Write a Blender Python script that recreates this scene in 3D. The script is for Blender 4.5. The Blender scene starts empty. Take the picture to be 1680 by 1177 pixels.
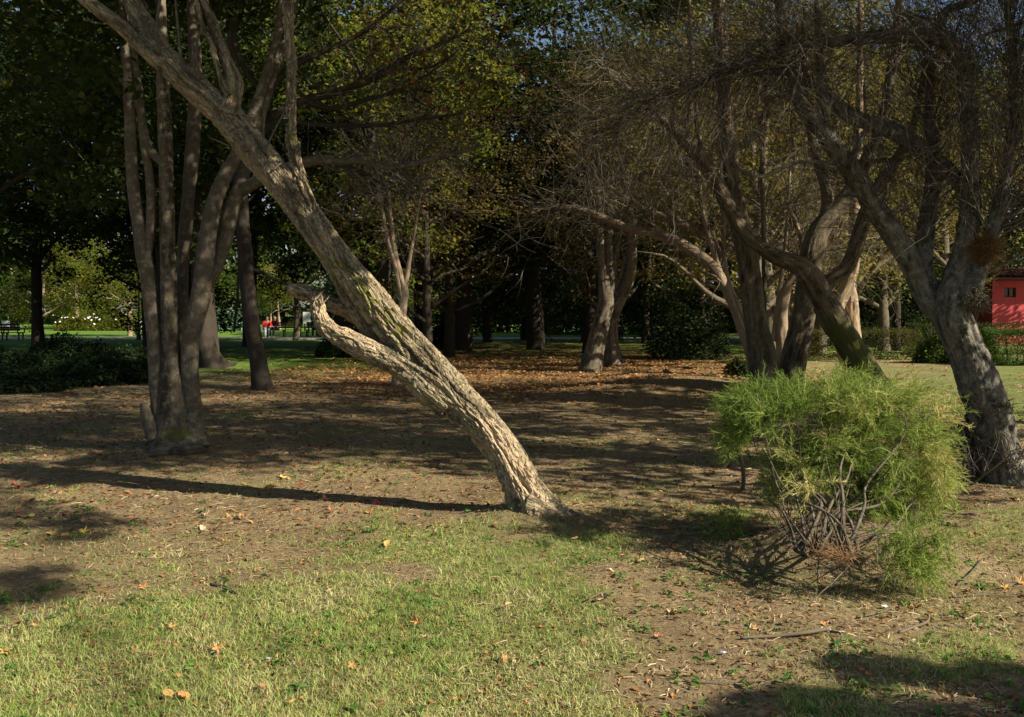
import bpy, math, random
import numpy as np
from mathutils import Vector

random.seed(7)
R = np.random.default_rng(11)
scene = bpy.context.scene
COL = scene.collection

# ---------------------------------------------------------------- camera, world, sun, exposure
F, CX, HY, EYE = 1500.0, 840.0, 510.0, 1.6      # lens in photo pixels, horizon row, eye height
cam_d = bpy.data.cameras.new('camera')
cam_d.sensor_width = 36.0
cam_d.lens = 36.0 * F / 1680.0
cam_d.shift_y = -(588.5 - HY) / 1680.0
cam_d.clip_start = 0.05
cam_d.clip_end = 1500
cam = bpy.data.objects.new('camera', cam_d)
COL.objects.link(cam)
cam.location = (0, 0, EYE)
cam.rotation_euler = (math.radians(90), 0, 0)
scene.camera = cam

SUN_EL, SUN_AZ = math.radians(34), math.radians(114)   # azimuth from +Y towards +X
SV = np.array([math.sin(SUN_AZ) * math.cos(SUN_EL), math.cos(SUN_AZ) * math.cos(SUN_EL), math.sin(SUN_EL)])
world = bpy.data.worlds.new('World')
scene.world = world
world.use_nodes = True
wn = world.node_tree.nodes
wl = world.node_tree.links
wn.clear()
sky = wn.new('ShaderNodeTexSky')
sky.sky_type = 'NISHITA'
sky.sun_disc = False
sky.sun_elevation = SUN_EL
sky.sun_rotation = SUN_AZ
bg = wn.new('ShaderNodeBackground')
bg.inputs['Strength'].default_value = 0.05
wo = wn.new('ShaderNodeOutputWorld')
wl.new(sky.outputs[0], bg.inputs['Color'])
wl.new(bg.outputs[0], wo.inputs['Surface'])
sun_d = bpy.data.lights.new('sun', 'SUN')
sun_d.energy = 5.0
sun_d.angle = math.radians(0.55)
sun_d.color = (1.0, 0.89, 0.72)
sun = bpy.data.objects.new('sun', sun_d)
COL.objects.link(sun)
sun.location = (30, -10, 30)
sun.rotation_euler = Vector((-SV[0], -SV[1], -SV[2])).to_track_quat('-Z', 'Y').to_euler()
vs = scene.view_settings
vs.view_transform = 'Standard'
vs.look = 'None'
vs.gamma = 1.0
vs.use_curve_mapping = False
vs.exposure = 1.05
scene.cycles.max_bounces = 5
scene.cycles.diffuse_bounces = 2
scene.cycles.transmission_bounces = 3
scene.cycles.transparent_max_bounces = 4

# ---------------------------------------------------------------- helpers: points, noise, meshes
def P(px, py, d):
    return np.array([(px - CX) / F * d, d, EYE - (py - HY) / F * d])

def hsh(ix, iy, iz, seed):
    h = (ix * 374761393 + iy * 668265263 + iz * 2147483647 + seed * 1274126177) & 0xFFFFFFFF
    h = ((h ^ (h >> 13)) * 1274126177) & 0xFFFFFFFF
    h = ((h ^ (h >> 15)) * 2246822519) & 0xFFFFFFFF
    return ((h ^ (h >> 16)) & 0xFFFFFF) / 16777215.0

def vn(p, seed=0):
    """value noise 0..1 at points p (n,3)"""
    p = np.asarray(p, float)
    i = np.floor(p).astype(np.int64)
    f = p - i
    f = f * f * (3 - 2 * f)
    r = 0
    for dx in (0, 1):
        wx = f[:, 0] if dx else 1 - f[:, 0]
        for dy in (0, 1):
            wy = f[:, 1] if dy else 1 - f[:, 1]
            for dz in (0, 1):
                wz = f[:, 2] if dz else 1 - f[:, 2]
                r = r + wx * wy * wz * hsh(i[:, 0] + dx, i[:, 1] + dy, i[:, 2] + dz, seed)
    return r

def vn2(x, y, s, seed=0):
    x = np.asarray(x, float); y = np.asarray(y, float)
    q = np.stack([x.ravel() / s, y.ravel() / s, np.zeros(x.size)], 1)
    return vn(q, seed).reshape(x.shape)

def ss(a, b, x):
    t = np.clip((x - a) / (b - a), 0, 1)
    return t * t * (3 - 2 * t)

def height(x, y):
    """terrain"""
    x = np.asarray(x, float); y = np.asarray(y, float)
    near = ss(70, 30, y)
    h = (vn2(x, y, 3.1, 3) - .5) * .07 * near + (vn2(x, y, .9, 4) - .5) * .025 * near
    h = h + .34 * np.exp(-(((x - 3.6) / 2.6) ** 2 + ((y - 17.6) / 1.5) ** 2))
    h = h + .27 * np.exp(-(((x - 2.2) / .62) ** 2 + ((y - 5.92) / .38) ** 2) ** 1.4)
    h = h + .10 * np.exp(-((x + .05 - .2) ** 2 + (y - 6.98) ** 2) / .16)
    h = h + .10 * np.exp(-((x + 3.8) ** 2 + (y - 10.3) ** 2) / .5)
    return h

def G(px, py):
    d = EYE * F / (py - HY)
    p = P(px, py, d)
    for _ in range(5):                            # follow the relief
        z = float(height(p[0], p[1]))
        d = (EYE - z) * F / (py - HY)
        p = P(px, py, d)
    return p

def new_mesh(name, v, f, smooth=True, attrs=None):
    """f: (n,3) or (n,4) int array"""
    v = np.ascontiguousarray(v, np.float32)
    f = np.ascontiguousarray(f, np.int32)
    me = bpy.data.meshes.new(name)
    me.vertices.add(len(v))
    me.vertices.foreach_set('co', v.ravel())
    k = f.shape[1]
    me.loops.add(f.size)
    me.loops.foreach_set('vertex_index', f.ravel())
    me.polygons.add(len(f))
    me.polygons.foreach_set('loop_start', np.arange(0, f.size, k, dtype=np.int32))
    me.polygons.foreach_set('loop_total', np.full(len(f), k, np.int32))
    me.polygons.foreach_set('use_smooth', np.full(len(f), smooth, bool))
    for n, a in (attrs or {}).items():
        a = np.ascontiguousarray(a, np.float32)
        at = me.attributes.new(n, 'FLOAT' if a.ndim == 1 else 'FLOAT_VECTOR', 'POINT')
        at.data.foreach_set('value' if a.ndim == 1 else 'vector', a.ravel())
    me.update(calc_edges=True)
    return me

def link(name, me, mat=None, parent=None, kind=None):
    o = bpy.data.objects.new(name, me)
    COL.objects.link(o)
    if mat is not None and me is not None and not me.materials:
        me.materials.append(mat)
    if parent is not None:
        o.parent = parent
    if kind:
        o['kind'] = kind
    return o

def tag(o, label, cat, group=None):
    o['label'] = label
    o['category'] = cat
    if group:
        o['group'] = group
    return o

def thing(name, label, cat, loc=(0, 0, 0), group=None):
    o = bpy.data.objects.new(name, None)
    COL.objects.link(o)
    o.empty_display_size = .2
    o.location = tuple(float(c) for c in loc)
    return tag(o, label, cat, group)

def join(parts):
    """parts: list of (v, f, attrs)"""
    vs_, fs, n = [], [], 0
    keys = list(parts[0][2].keys())
    at = {k: [] for k in keys}
    for v, f, a in parts:
        vs_.append(v); fs.append(f + n); n += len(v)
        for k in keys:
            at[k].append(a[k])
    return np.concatenate(vs_), np.concatenate(fs), {k: np.concatenate(at[k]) for k in keys}

def spline(pts, n):
    """Catmull-Rom through rows of pts, n samples, uniform in chord length"""
    pts = np.asarray(pts, float)
    L = np.r_[0, np.cumsum(np.linalg.norm(np.diff(pts[:, :3], axis=0), axis=1))]
    ext = np.vstack([2 * pts[0] - pts[1], pts, 2 * pts[-1] - pts[-2]])
    s = np.linspace(0, L[-1], n)
    i = np.clip(np.searchsorted(L, s, 'right') - 1, 0, len(pts) - 2)
    t = ((s - L[i]) / np.maximum(L[i + 1] - L[i], 1e-9))[:, None]
    p0, p1, p2, p3 = ext[i], ext[i + 1], ext[i + 2], ext[i + 3]
    return .5 * (2 * p1 + (p2 - p0) * t + (2 * p0 - 5 * p1 + 4 * p2 - p3) * t ** 2 + (3 * p1 - p0 - 3 * p2 + p3) * t ** 3), s

def frames(c):
    T = np.gradient(c, axis=0)
    T /= np.linalg.norm(T, axis=1)[:, None] + 1e-12
    U = np.zeros_like(T)
    u = np.cross(T[0], [0, 1, 0.13])
    if np.linalg.norm(u) < 1e-3:
        u = np.cross(T[0], [1, 0, 0])
    for k in range(len(T)):
        u = u - T[k] * np.dot(u, T[k])
        u /= np.linalg.norm(u) + 1e-12
        U[k] = u
    return T, U, np.cross(T, U)

def tube(ctrl, seg=12, step=.06, bark=0., lump=.06, cell=.04, run=.22, flare=None, seed=1, cap=True):
    """ctrl rows x,y,z,r (metres). bark = furrow depth in metres. returns v,f,attrs"""
    ctrl = np.asarray(ctrl, float)
    L = np.linalg.norm(np.diff(ctrl[:, :3], axis=0), axis=1).sum()
    n = max(4, int(L / step))
    S, s = spline(ctrl, n)
    c, r = S[:, :3], np.maximum(S[:, 3], .0015)
    T, U, V = frames(c)
    a = np.linspace(0, 2 * np.pi, seg, endpoint=False)
    ca, sa = np.cos(a), np.sin(a)
    rm = float(np.mean(r))
    A, Sg = np.meshgrid(a, s)
    bx = np.cos(A) * r[:, None]
    by = np.sin(A) * r[:, None]
    bco = np.stack([bx.ravel(), by.ravel(), Sg.ravel()], 1)
    rad = np.repeat(r[:, None], seg, 1)
    if lump:
        q = np.stack([np.cos(A).ravel() * 1.1, np.sin(A).ravel() * 1.1, Sg.ravel() / (rm * 5 + .03)], 1)
        rad = rad * (1 + lump * 2 * (vn(q, seed) - .5).reshape(n, seg))
        q2 = q * 2.3
        rad = rad * (1 + lump * (vn(q2, seed + 5) - .5).reshape(n, seg))
    fis = np.zeros(n * seg)
    if bark:
        w = np.stack([vn(bco / [.1, .1, .16], seed + 8), vn(bco / [.1, .1, .16], seed + 9), vn(bco / .3, seed + 10)], 1) - .5
        w2 = vn(bco / [.02, .02, .05], seed + 12) - .5
        q = bco / np.array([cell, cell, run]) + w * np.array([1.3, 1.3, .8]) + w2[:, None] * np.array([.35, .35, .2])
        n1 = 1 - np.abs(2 * vn(q, seed + 1) - 1)
        n2 = 1 - np.abs(2 * vn(q * np.array([2.1, 2.1, 2.6]), seed + 2) - 1)
        nA = vn(q * np.array([.8, .8, .7]) + 17, seed + 31)
        nB = vn(q * np.array([1.5, 1.5, 1.3]) + 5, seed + 32)
        steps = .6 * ss(.44, .53, nA) + .4 * ss(.46, .55, nB)
        fis = ss(.78, .93, n1) + .45 * ss(.78, .93, n2)
        plate = vn(bco / np.array([cell * .6, cell * .6, run * .5]), seed + 3)
        fine = vn(bco / [.008, .008, .03], seed + 14) - .5
        rad = rad + (bark * (.35 * (plate - .5) + .3 * fine + .75 * (steps - .5) - .85 * fis)).reshape(n, seg)
    if flare is not None:                       # root buttresses: (length, amount, [angles])
        fl, am, angs, pw = flare
        e = np.exp(-s / fl)[:, None]
        b = np.zeros(seg)
        for th in angs:
            b = np.maximum(b, np.exp(-((np.angle(np.exp(1j * (a - th)))) / pw) ** 2))
        rad = rad + e * am * (0.25 + b[None, :])
    v = c[:, None, :] + rad[:, :, None] * (ca[None, :, None] * U[:, None, :] + sa[None, :, None] * V[:, None, :])
    v = v.reshape(-1, 3)
    i = np.arange(n - 1)[:, None] * seg
    j = np.arange(seg)[None, :]
    j2 = (j + 1) % seg
    f = np.stack([i + j, i + j2, i + seg + j2, i + seg + j], -1).reshape(-1, 4)
    at = {'bco': bco}
    if bark:
        at['plate'] = np.clip(.5 + 1.6 * (vn(q * np.array([.9, .9, .8]), seed + 21) - .5) + .9 * (vn(bco / .012, seed + 22) - .5), 0, 1)
    else:
        at['plate'] = np.full(n * seg, .5)
    if cap:
        v = np.vstack([v, c[-1] + T[-1] * r[-1] * .3, c[0]])
        k = len(v)
        last = (n - 1) * seg
        jj = np.arange(seg)
        tip = np.stack([last + jj, last + (jj + 1) % seg, np.full(seg, k - 2), np.full(seg, k - 2)], 1)
        # degenerate quads are avoided: build pairs of triangles as quads over two neighbours
        if seg % 2 == 0:
            je = np.arange(0, seg, 2)
            tip = np.stack([last + je, last + (je + 1) % seg, last + (je + 2) % seg, np.full(len(je), k - 2)], 1)
            bot = np.stack([(je + 2) % seg, (je + 1) % seg, je, np.full(len(je), k - 1)], 1)
            f = np.vstack([f, tip, bot])
        at['bco'] = np.vstack([bco, bco[last] * [0, 0, 1], bco[0] * [0, 0, 1]])
        at['plate'] = np.r_[at['plate'], .5, .5]
    return v, f, at

def px_ctrl(rows, wscale=1.0):
    """rows (px,py,depth,width_px) -> world control rows"""
    out = []
    for px, py, d, w in rows:
        p = P(px, py, d)
        out.append([*p, w * wscale / F * d / 2])
    return np.array(out)

def proj(v):
    return CX + v[:, 0] / v[:, 1] * F, HY + (EYE - v[:, 2]) / v[:, 1] * F

def part(name, data, mat, root, kind=None, smooth=True, extra=None):
    v, f, at = data
    if extra is not None:
        at = dict(at); at.update(extra(v))
    loc = np.array(root.location) if root is not None else np.zeros(3)
    o = link(name, new_mesh(name, v - loc, f, smooth, at), mat, root, kind)
    return o

def sub(name, data, mat, parent, root, smooth=True, kind=None):
    v, f, at = data
    return link(name, new_mesh(name, v - np.array(root.location), f, smooth, at), mat, parent, kind)

# strands: batch of thin tapered tubes/ribbons with the same number of points
def strands(Pn, r0, r1, sides=3, rnd=None):
    """Pn (m,k,3) polylines -> tubes with `sides` sides (2 = flat ribbon)"""
    m, k, _ = Pn.shape
    T = np.gradient(Pn, axis=1)
    T /= np.linalg.norm(T, axis=2)[..., None] + 1e-9
    ref = R.normal(size=(m, 1, 3))
    U = np.cross(T, ref); U /= np.linalg.norm(U, axis=2)[..., None] + 1e-9
    V = np.cross(T, U)
    t = np.linspace(0, 1, k)[None, :, None]
    r0 = np.broadcast_to(np.asarray(r0, float), (m,))[:, None, None]
    r1 = np.broadcast_to(np.asarray(r1, float), (m,))[:, None, None]
    rr = r0 * (1 - t) + r1 * t
    if sides == 2:
        ring = np.stack([Pn - U * rr, Pn + U * rr], 2)
    else:
        ring = np.stack([Pn + rr * (math.cos(2 * math.pi * j / sides) * U + math.sin(2 * math.pi * j / sides) * V) for j in range(sides)], 2)
    v = ring.reshape(-1, 3)
    base = (np.arange(m) * k * sides)[:, None, None]
    i = (np.arange(k - 1) * sides)[None, :, None]
    nj = 1 if sides == 2 else sides
    j = np.arange(nj)[None, None, :]
    j2 = (j + 1) % sides
    f = np.stack([base + i + j, base + i + j2, base + i + sides + j2, base + i + sides + j], -1).reshape(-1, 4)
    if rnd is None:
        rnd = R.random(m)
    return v, f, {'rnd': np.repeat(rnd, k * sides)}

def unit(n):
    d = R.normal(size=(n, 3))
    return d / np.linalg.norm(d, axis=1)[:, None]

def curvy(start, dirs, length, k, wob, grav):
    """grow polylines: start (m,3), dirs (m,3), length (m,), k points"""
    m = len(start)
    pts = [start]
    d = dirs / (np.linalg.norm(dirs, axis=1)[:, None] + 1e-9)
    st = (np.asarray(length) / (k - 1))[:, None]
    for _ in range(k - 1):
        d = d + R.normal(size=(m, 3)) * wob
        d[:, 2] += grav
        d /= np.linalg.norm(d, axis=1)[:, None] + 1e-9
        pts.append(pts[-1] + d * st)
    return np.stack(pts, 1)

def leaves(cent, size, asp=.55, up=.4, rnd=None, fold=.25, shape=4):
    """leaf blades as folded diamonds (4 verts) or six-point blades"""
    m = len(cent)
    size = np.broadcast_to(np.asarray(size, float), (m,))[:, None]
    nrm = unit(m); nrm[:, 2] = np.abs(nrm[:, 2]) + up
    nrm /= np.linalg.norm(nrm, axis=1)[:, None]
    ax = np.cross(nrm, unit(m)); ax /= np.linalg.norm(ax, axis=1)[:, None] + 1e-9
    sd = np.cross(nrm, ax)
    w = size * asp * .5
    b = cent - ax * size * .5
    t = cent + ax * size * .5 - nrm * size * .1
    if rnd is None:
        rnd = R.random(m)
    o = (np.arange(m) * shape)[:, None]
    if shape == 4:
        l = cent + sd * w + nrm * w * fold
        r = cent - sd * w + nrm * w * fold
        v = np.stack([b, l, t, r], 1).reshape(-1, 3)
        f = np.concatenate([o + [[0, 2, 1]], o + [[0, 3, 2]]])
    else:
        l1 = cent - ax * size * .2 + sd * w + nrm * w * fold
        r1 = cent - ax * size * .2 - sd * w + nrm * w * fold
        l2 = cent + ax * size * .22 + sd * w * .8 + nrm * w * fold * .7
        r2 = cent + ax * size * .22 - sd * w * .8 + nrm * w * fold * .7
        v = np.stack([b, l1, l2, t, r2, r1], 1).reshape(-1, 3)
        f = np.concatenate([o + [[0, 2, 1]], o + [[0, 3, 2]], o + [[0, 4, 3]], o + [[0, 5, 4]]])
    return v, f, {'rnd': np.repeat(rnd, shape)}

def clumps(cent, rad, per, squash=.7):
    """leaf positions gathered round clump centres"""
    n = len(cent)
    p = np.repeat(cent, per, 0)
    rad = np.repeat(np.broadcast_to(np.asarray(rad, float), (n,)), per)[:, None]
    off = unit(n * per) * (R.random((n * per, 1)) ** .5) * rad
    off[:, 2] *= squash
    return p + off

# ---------------------------------------------------------------- materials
def mat_new(name):
    m = bpy.data.materials.new(name)
    m.use_nodes = True
    nt = m.node_tree
    nt.nodes.clear()
    out = nt.nodes.new('ShaderNodeOutputMaterial')
    return m, nt, out

def N(nt, t, **kw):
    n = nt.nodes.new(t)
    for k, v in kw.items():
        if k in n.inputs:
            n.inputs[k].default_value = v
        else:
            setattr(n, k, v)
    return n

def ramp(nt, cols, src=None):
    r = nt.nodes.new('ShaderNodeValToRGB')
    e = r.color_ramp.elements
    e[0].position, e[0].color = cols[0][0], (*cols[0][1], 1)
    e[1].position, e[1].color = cols[-1][0], (*cols[-1][1], 1)
    for p, c in cols[1:-1]:
        x = e.new(p); x.color = (*c, 1)
    if src is not None:
        nt.links.new(src, r.inputs[0])
    return r

def mix(nt, fac, a, b):
    m = nt.nodes.new('ShaderNodeMix')
    m.data_type = 'RGBA'
    for sock, val in ((m.inputs[0], fac), (m.inputs[6], a), (m.inputs[7], b)):
        if isinstance(val, (int, float)):
            sock.default_value = val
        elif isinstance(val, tuple):
            sock.default_value = (*val, 1)
        else:
            nt.links.new(val, sock)
    return m.outputs[2]

def math_(nt, op, a, b=None, clamp=False):
    m = nt.nodes.new('ShaderNodeMath')
    m.operation = op
    m.use_clamp = clamp
    for i, v in enumerate((a, b)):
        if v is None:
            continue
        if isinstance(v, (int, float)):
            m.inputs[i].default_value = v
        else:
            nt.links.new(v, m.inputs[i])
    return m.outputs[0]

def attr(nt, name, out='Fac'):
    a = nt.nodes.new('ShaderNodeAttribute')
    a.attribute_name = name
    return a.outputs[out]

def leaf_mat(name, cols, trans=.35, rough=.6, spec=.12, tint=None):
    m, nt, out = mat_new(name)
    r = ramp(nt, cols, attr(nt, 'rnd'))
    b = N(nt, 'ShaderNodeBsdfPrincipled', Roughness=rough)
    b.inputs['Specular IOR Level'].default_value = spec
    nt.links.new(r.outputs[0], b.inputs['Base Color'])
    t = N(nt, 'ShaderNodeBsdfTranslucent')
    nt.links.new(mix(nt, .35, r.outputs[0], tint or (.25, .3, .03)), t.inputs['Color'])
    s = N(nt, 'ShaderNodeMixShader')
    s.inputs[0].default_value = trans
    nt.links.new(b.outputs[0], s.inputs[1])
    nt.links.new(t.outputs[0], s.inputs[2])
    nt.links.new(s.outputs[0], out.inputs[0])
    return m

def plain_mat(name, cols, rough=.85, spec=.15, attrname='rnd'):
    m, nt, out = mat_new(name)
    r = ramp(nt, cols, attr(nt, attrname))
    b = N(nt, 'ShaderNodeBsdfPrincipled', Roughness=rough)
    b.inputs['Specular IOR Level'].default_value = spec
    nt.links.new(r.outputs[0], b.inputs['Base Color'])
    nt.links.new(b.outputs[0], out.inputs[0])
    return m

def bark_mat(name, dark, light, moss=(.16, .17, .03), wood=(.48, .36, .2), fine=60, bump=.5, lichen=0., masks=False, stretch=.18, crackh=.5):
    m, nt, out = mat_new(name)
    co = attr(nt, 'bco', 'Vector')
    mp = N(nt, 'ShaderNodeMapping')
    mp.inputs['Scale'].default_value = (1, 1, stretch)
    nt.links.new(co, mp.inputs[0])
    n1 = N(nt, 'ShaderNodeTexNoise', Scale=fine, Detail=6.0, Roughness=.65)
    nt.links.new(mp.outputs[0], n1.inputs['Vector'])
    n2 = N(nt, 'ShaderNodeTexNoise', Scale=7.0, Detail=4.0, Roughness=.6)
    nt.links.new(co, n2.inputs['Vector'])
    col = ramp(nt, [(.3, dark), (.7, light)], n1.outputs[0]).outputs[0]
    big = ramp(nt, [(.35, tuple(c * .75 for c in light)), (.65, tuple(min(1, c * 1.2) for c in light))], n2.outputs[0]).outputs[0]
    col = mix(nt, .35, col, big)
    pl = nt.nodes.new('ShaderNodeMix'); pl.data_type = 'RGBA'; pl.blend_type = 'MULTIPLY'; pl.inputs[0].default_value = 1
    nt.links.new(col, pl.inputs[6])
    nt.links.new(ramp(nt, [(0, (.42, .39, .36)), (.5, (1, 1, 1)), (1, (1.42, 1.38, 1.25))], attr(nt, 'plate')).outputs[0], pl.inputs[7])
    col = pl.outputs[2]
    if lichen:
        n3 = N(nt, 'ShaderNodeTexNoise', Scale=14.0, Detail=5.0, Roughness=.7)
        nt.links.new(co, n3.inputs['Vector'])
        fl = ramp(nt, [(.52, (0, 0, 0)), (.6, (1, 1, 1))], n3.outputs[0]).outputs[0]
        col = mix(nt, math_(nt, 'MULTIPLY', fl, lichen), col, (.23, .24, .18))
    if masks:
        n4 = N(nt, 'ShaderNodeTexNoise', Scale=22.0, Detail=6.0, Roughness=.75)
        nt.links.new(co, n4.inputs['Vector'])
        mm = math_(nt, 'ADD', attr(nt, 'moss'), math_(nt, 'MULTIPLY', math_(nt, 'SUBTRACT', n4.outputs[0], .5), 2.2))
        mm = ramp(nt, [(.45, (0, 0, 0)), (.75, (1, 1, 1))], mm).outputs[0]
        col = mix(nt, math_(nt, 'MULTIPLY', mm, .8), col, moss)
        mp2 = N(nt, 'ShaderNodeMapping')
        mp2.inputs['Scale'].default_value = (1, 1, .06)
        nt.links.new(co, mp2.inputs[0])
        n5 = N(nt, 'ShaderNodeTexNoise', Scale=90.0, Detail=4.0)
        nt.links.new(mp2.outputs[0], n5.inputs['Vector'])
        wc = ramp(nt, [(.3, tuple(c * .62 for c in wood)), (.65, wood)], n5.outputs[0]).outputs[0]
        wm = math_(nt, 'ADD', attr(nt, 'wood'), math_(nt, 'MULTIPLY', math_(nt, 'SUBTRACT', n4.outputs[0], .5), 1.3))
        wm = ramp(nt, [(.45, (0, 0, 0)), (.6, (1, 1, 1))], wm).outputs[0]
        col = mix(nt, wm, col, wc)
    b = N(nt, 'ShaderNodeBsdfPrincipled', Roughness=.9)
    b.inputs['Specular IOR Level'].default_value = .12
    nt.links.new(col, b.inputs['Base Color'])
    bp = N(nt, 'ShaderNodeBump', Strength=bump, Distance=.014)
    mp3 = N(nt, 'ShaderNodeMapping')
    mp3.inputs['Scale'].default_value = (1, 1, .3)
    wq = N(nt, 'ShaderNodeTexNoise', Scale=18.0, Detail=3.0)
    nt.links.new(co, wq.inputs['Vector'])
    wv = nt.nodes.new('ShaderNodeVectorMath'); wv.operation = 'MULTIPLY_ADD'
    nt.links.new(wq.outputs['Color'], wv.inputs[0]); wv.inputs[1].default_value = (.035, .035, .06)
    nt.links.new(co, wv.inputs[2])
    nt.links.new(wv.outputs[0], mp3.inputs[0])
    vo = N(nt, 'ShaderNodeTexVoronoi', Scale=fine * .62)
    vo.feature = 'DISTANCE_TO_EDGE'
    nt.links.new(mp3.outputs[0], vo.inputs['Vector'])
    crack = ramp(nt, [(.0, (0, 0, 0)), (.16, (1, 1, 1))], vo.outputs['Distance']).outputs[0]
    hs = math_(nt, 'ADD', n1.outputs[0], math_(nt, 'MULTIPLY', crack, crackh))
    nt.links.new(hs, bp.inputs['Height'])
    nt.links.new(bp.outputs[0], b.inputs['Normal'])
    nt.links.new(b.outputs[0], out.inputs[0])
    return m

M = {}
M['bark_hero'] = bark_mat('furrowed_bark', (.07, .053, .032), (.33, .277, .18), wood=(.47, .365, .235), moss=(.17, .165, .045), masks=True, lichen=.3, bump=1.0, crackh=.9)
M['bark_smooth'] = bark_mat('smooth_bark', (.05, .042, .031), (.115, .098, .073), moss=(.1, .1, .025), masks=True, lichen=.35, fine=30, bump=.25, stretch=.5)
M['bark_lichen'] = bark_mat('lichen_bark', (.042, .039, .034), (.135, .127, .108), masks=True, moss=(.15, .14, .03), lichen=.55, fine=45, bump=.6)
M['bark_grey'] = bark_mat('grey_bark', (.05, .042, .029), (.145, .12, .084), masks=True, moss=(.07, .085, .018), lichen=.2, fine=45, bump=.6)
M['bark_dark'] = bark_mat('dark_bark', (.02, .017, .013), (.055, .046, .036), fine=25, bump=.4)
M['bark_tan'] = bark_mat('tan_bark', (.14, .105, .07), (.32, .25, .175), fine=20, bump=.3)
M['twig'] = plain_mat('twig_bark', [(0, (.04, .035, .029)), (.6, (.1, .087, .069)), (1, (.23, .2, .16))])
M['twig_pale'] = plain_mat('pale_twig_bark', [(0, (.06, .048, .032)), (.6, (.13, .108, .075)), (1, (.26, .22, .155))])
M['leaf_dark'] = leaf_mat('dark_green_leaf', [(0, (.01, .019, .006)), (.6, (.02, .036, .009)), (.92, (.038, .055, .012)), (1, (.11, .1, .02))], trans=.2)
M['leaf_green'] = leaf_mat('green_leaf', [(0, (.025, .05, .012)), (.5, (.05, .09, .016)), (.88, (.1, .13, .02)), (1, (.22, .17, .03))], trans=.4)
M['leaf_yellow'] = leaf_mat('yellowgreen_leaf', [(0, (.05, .08, .015)), (.4, (.11, .14, .02)), (.8, (.22, .21, .03)), (1, (.34, .2, .035))], trans=.45)
M['leaf_gold'] = leaf_mat('golden_leaf', [(0, (.05, .065, .015)), (.4, (.13, .14, .03)), (.75, (.26, .21, .055)), (.93, (.36, .25, .08)), (1, (.36, .16, .05))], trans=.42, tint=(.36, .3, .06))
M['leaf_brown'] = leaf_mat('browning_leaf', [(0, (.035, .042, .014)), (.45, (.085, .082, .024)), (.85, (.14, .1, .032)), (1, (.24, .085, .04))], trans=.35, tint=(.3, .18, .04))
M['needle'] = leaf_mat('evergreen_needle', [(0, (.008, .018, .007)), (.7, (.017, .034, .011)), (1, (.035, .06, .018))], trans=.12)
M['juniper'] = leaf_mat('juniper_needle', [(0, (.09, .16, .09)), (.7, (.16, .25, .15)), (1, (.22, .32, .2))], trans=.2)
M['hedge'] = leaf_mat('hedge_leaf', [(0, (.025, .055, .012)), (.6, (.05, .11, .02)), (.9, (.09, .16, .03)), (1, (.14, .12, .03))], trans=.3)
M['hedge_brown'] = leaf_mat('autumn_hedge_leaf', [(0, (.03, .035, .012)), (.6, (.06, .06, .02)), (1, (.14, .09, .035))], trans=.3)
M['feather'] = leaf_mat('feathery_sprig', [(0, (.1, .18, .03)), (.4, (.22, .31, .065)), (.65, (.4, .43, .12)), (.86, (.54, .45, .2)), (1, (.56, .42, .23))], trans=.35, tint=(.32, .36, .08))
M['grass'] = leaf_mat('grass_blade', [(0, (.17, .27, .055)), (.3, (.33, .42, .11)), (.52, (.5, .51, .2)), (.75, (.6, .54, .31)), (1, (.7, .62, .42))], trans=.35, tint=(.3, .38, .06))
M['weed'] = leaf_mat('weed_leaf', [(0, (.05, .12, .025)), (.7, (.1, .2, .04)), (1, (.16, .26, .06))], trans=.3)
M['straw'] = plain_mat('straw_bits', [(0, (.1, .07, .045)), (.35, (.2, .145, .085)), (.75, (.36, .27, .16)), (1, (.55, .44, .29))])
M['litter'] = leaf_mat('litter_leaf', [(0, (.1, .058, .03)), (.45, (.24, .125, .05)), (.8, (.4, .2, .07)), (1, (.48, .31, .14))], trans=.15, tint=(.4, .2, .05))

# ---------------------------------------------------------------- ground
def poly_sd(px, py, poly):
    poly = np.asarray(poly, float)
    inside = np.zeros(px.shape, bool)
    dist = np.full(px.shape, 1e9)
    for k in range(len(poly)):
        x0, y0 = poly[k]; x1, y1 = poly[(k + 1) % len(poly)]
        c = ((y0 > py) != (y1 > py)) & (px < (x1 - x0) * (py - y0) / (y1 - y0 + 1e-12) + x0)
        inside ^= c
        t = np.clip(((px - x0) * (x1 - x0) + (py - y0) * (y1 - y0)) / ((x1 - x0) ** 2 + (y1 - y0) ** 2 + 1e-9), 0, 1)
        dist = np.minimum(dist, np.hypot(px - x0 - t * (x1 - x0), py - y0 - t * (y1 - y0)))
    return np.where(inside, dist, -dist)

GRASS_EDGE = [(-900, 1040), (0, 1000), (150, 985), (330, 960), (400, 915), (620, 900), (780, 872), (1000, 862), (1100, 838), (1200, 845),
              (1235, 885), (1120, 905), (1010, 925), (975, 975), (1010, 1040), (1060, 1100), (1120, 1180), (1200, 1400), (-900, 1400)]
GRASS_TUFT = [[(1370, 1075), (1500, 1050), (1660, 1045), (1700, 1100), (1560, 1120), (1440, 1110)],
              [(1300, 1110), (1420, 1100), (1480, 1180), (1300, 1180)],
              [(1540, 860), (1680, 830), (1700, 880), (1600, 905)],
              [(1430, 606), (1800, 598), (1800, 720), (1680, 720), (1560, 690), (1480, 640)]]

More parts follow.
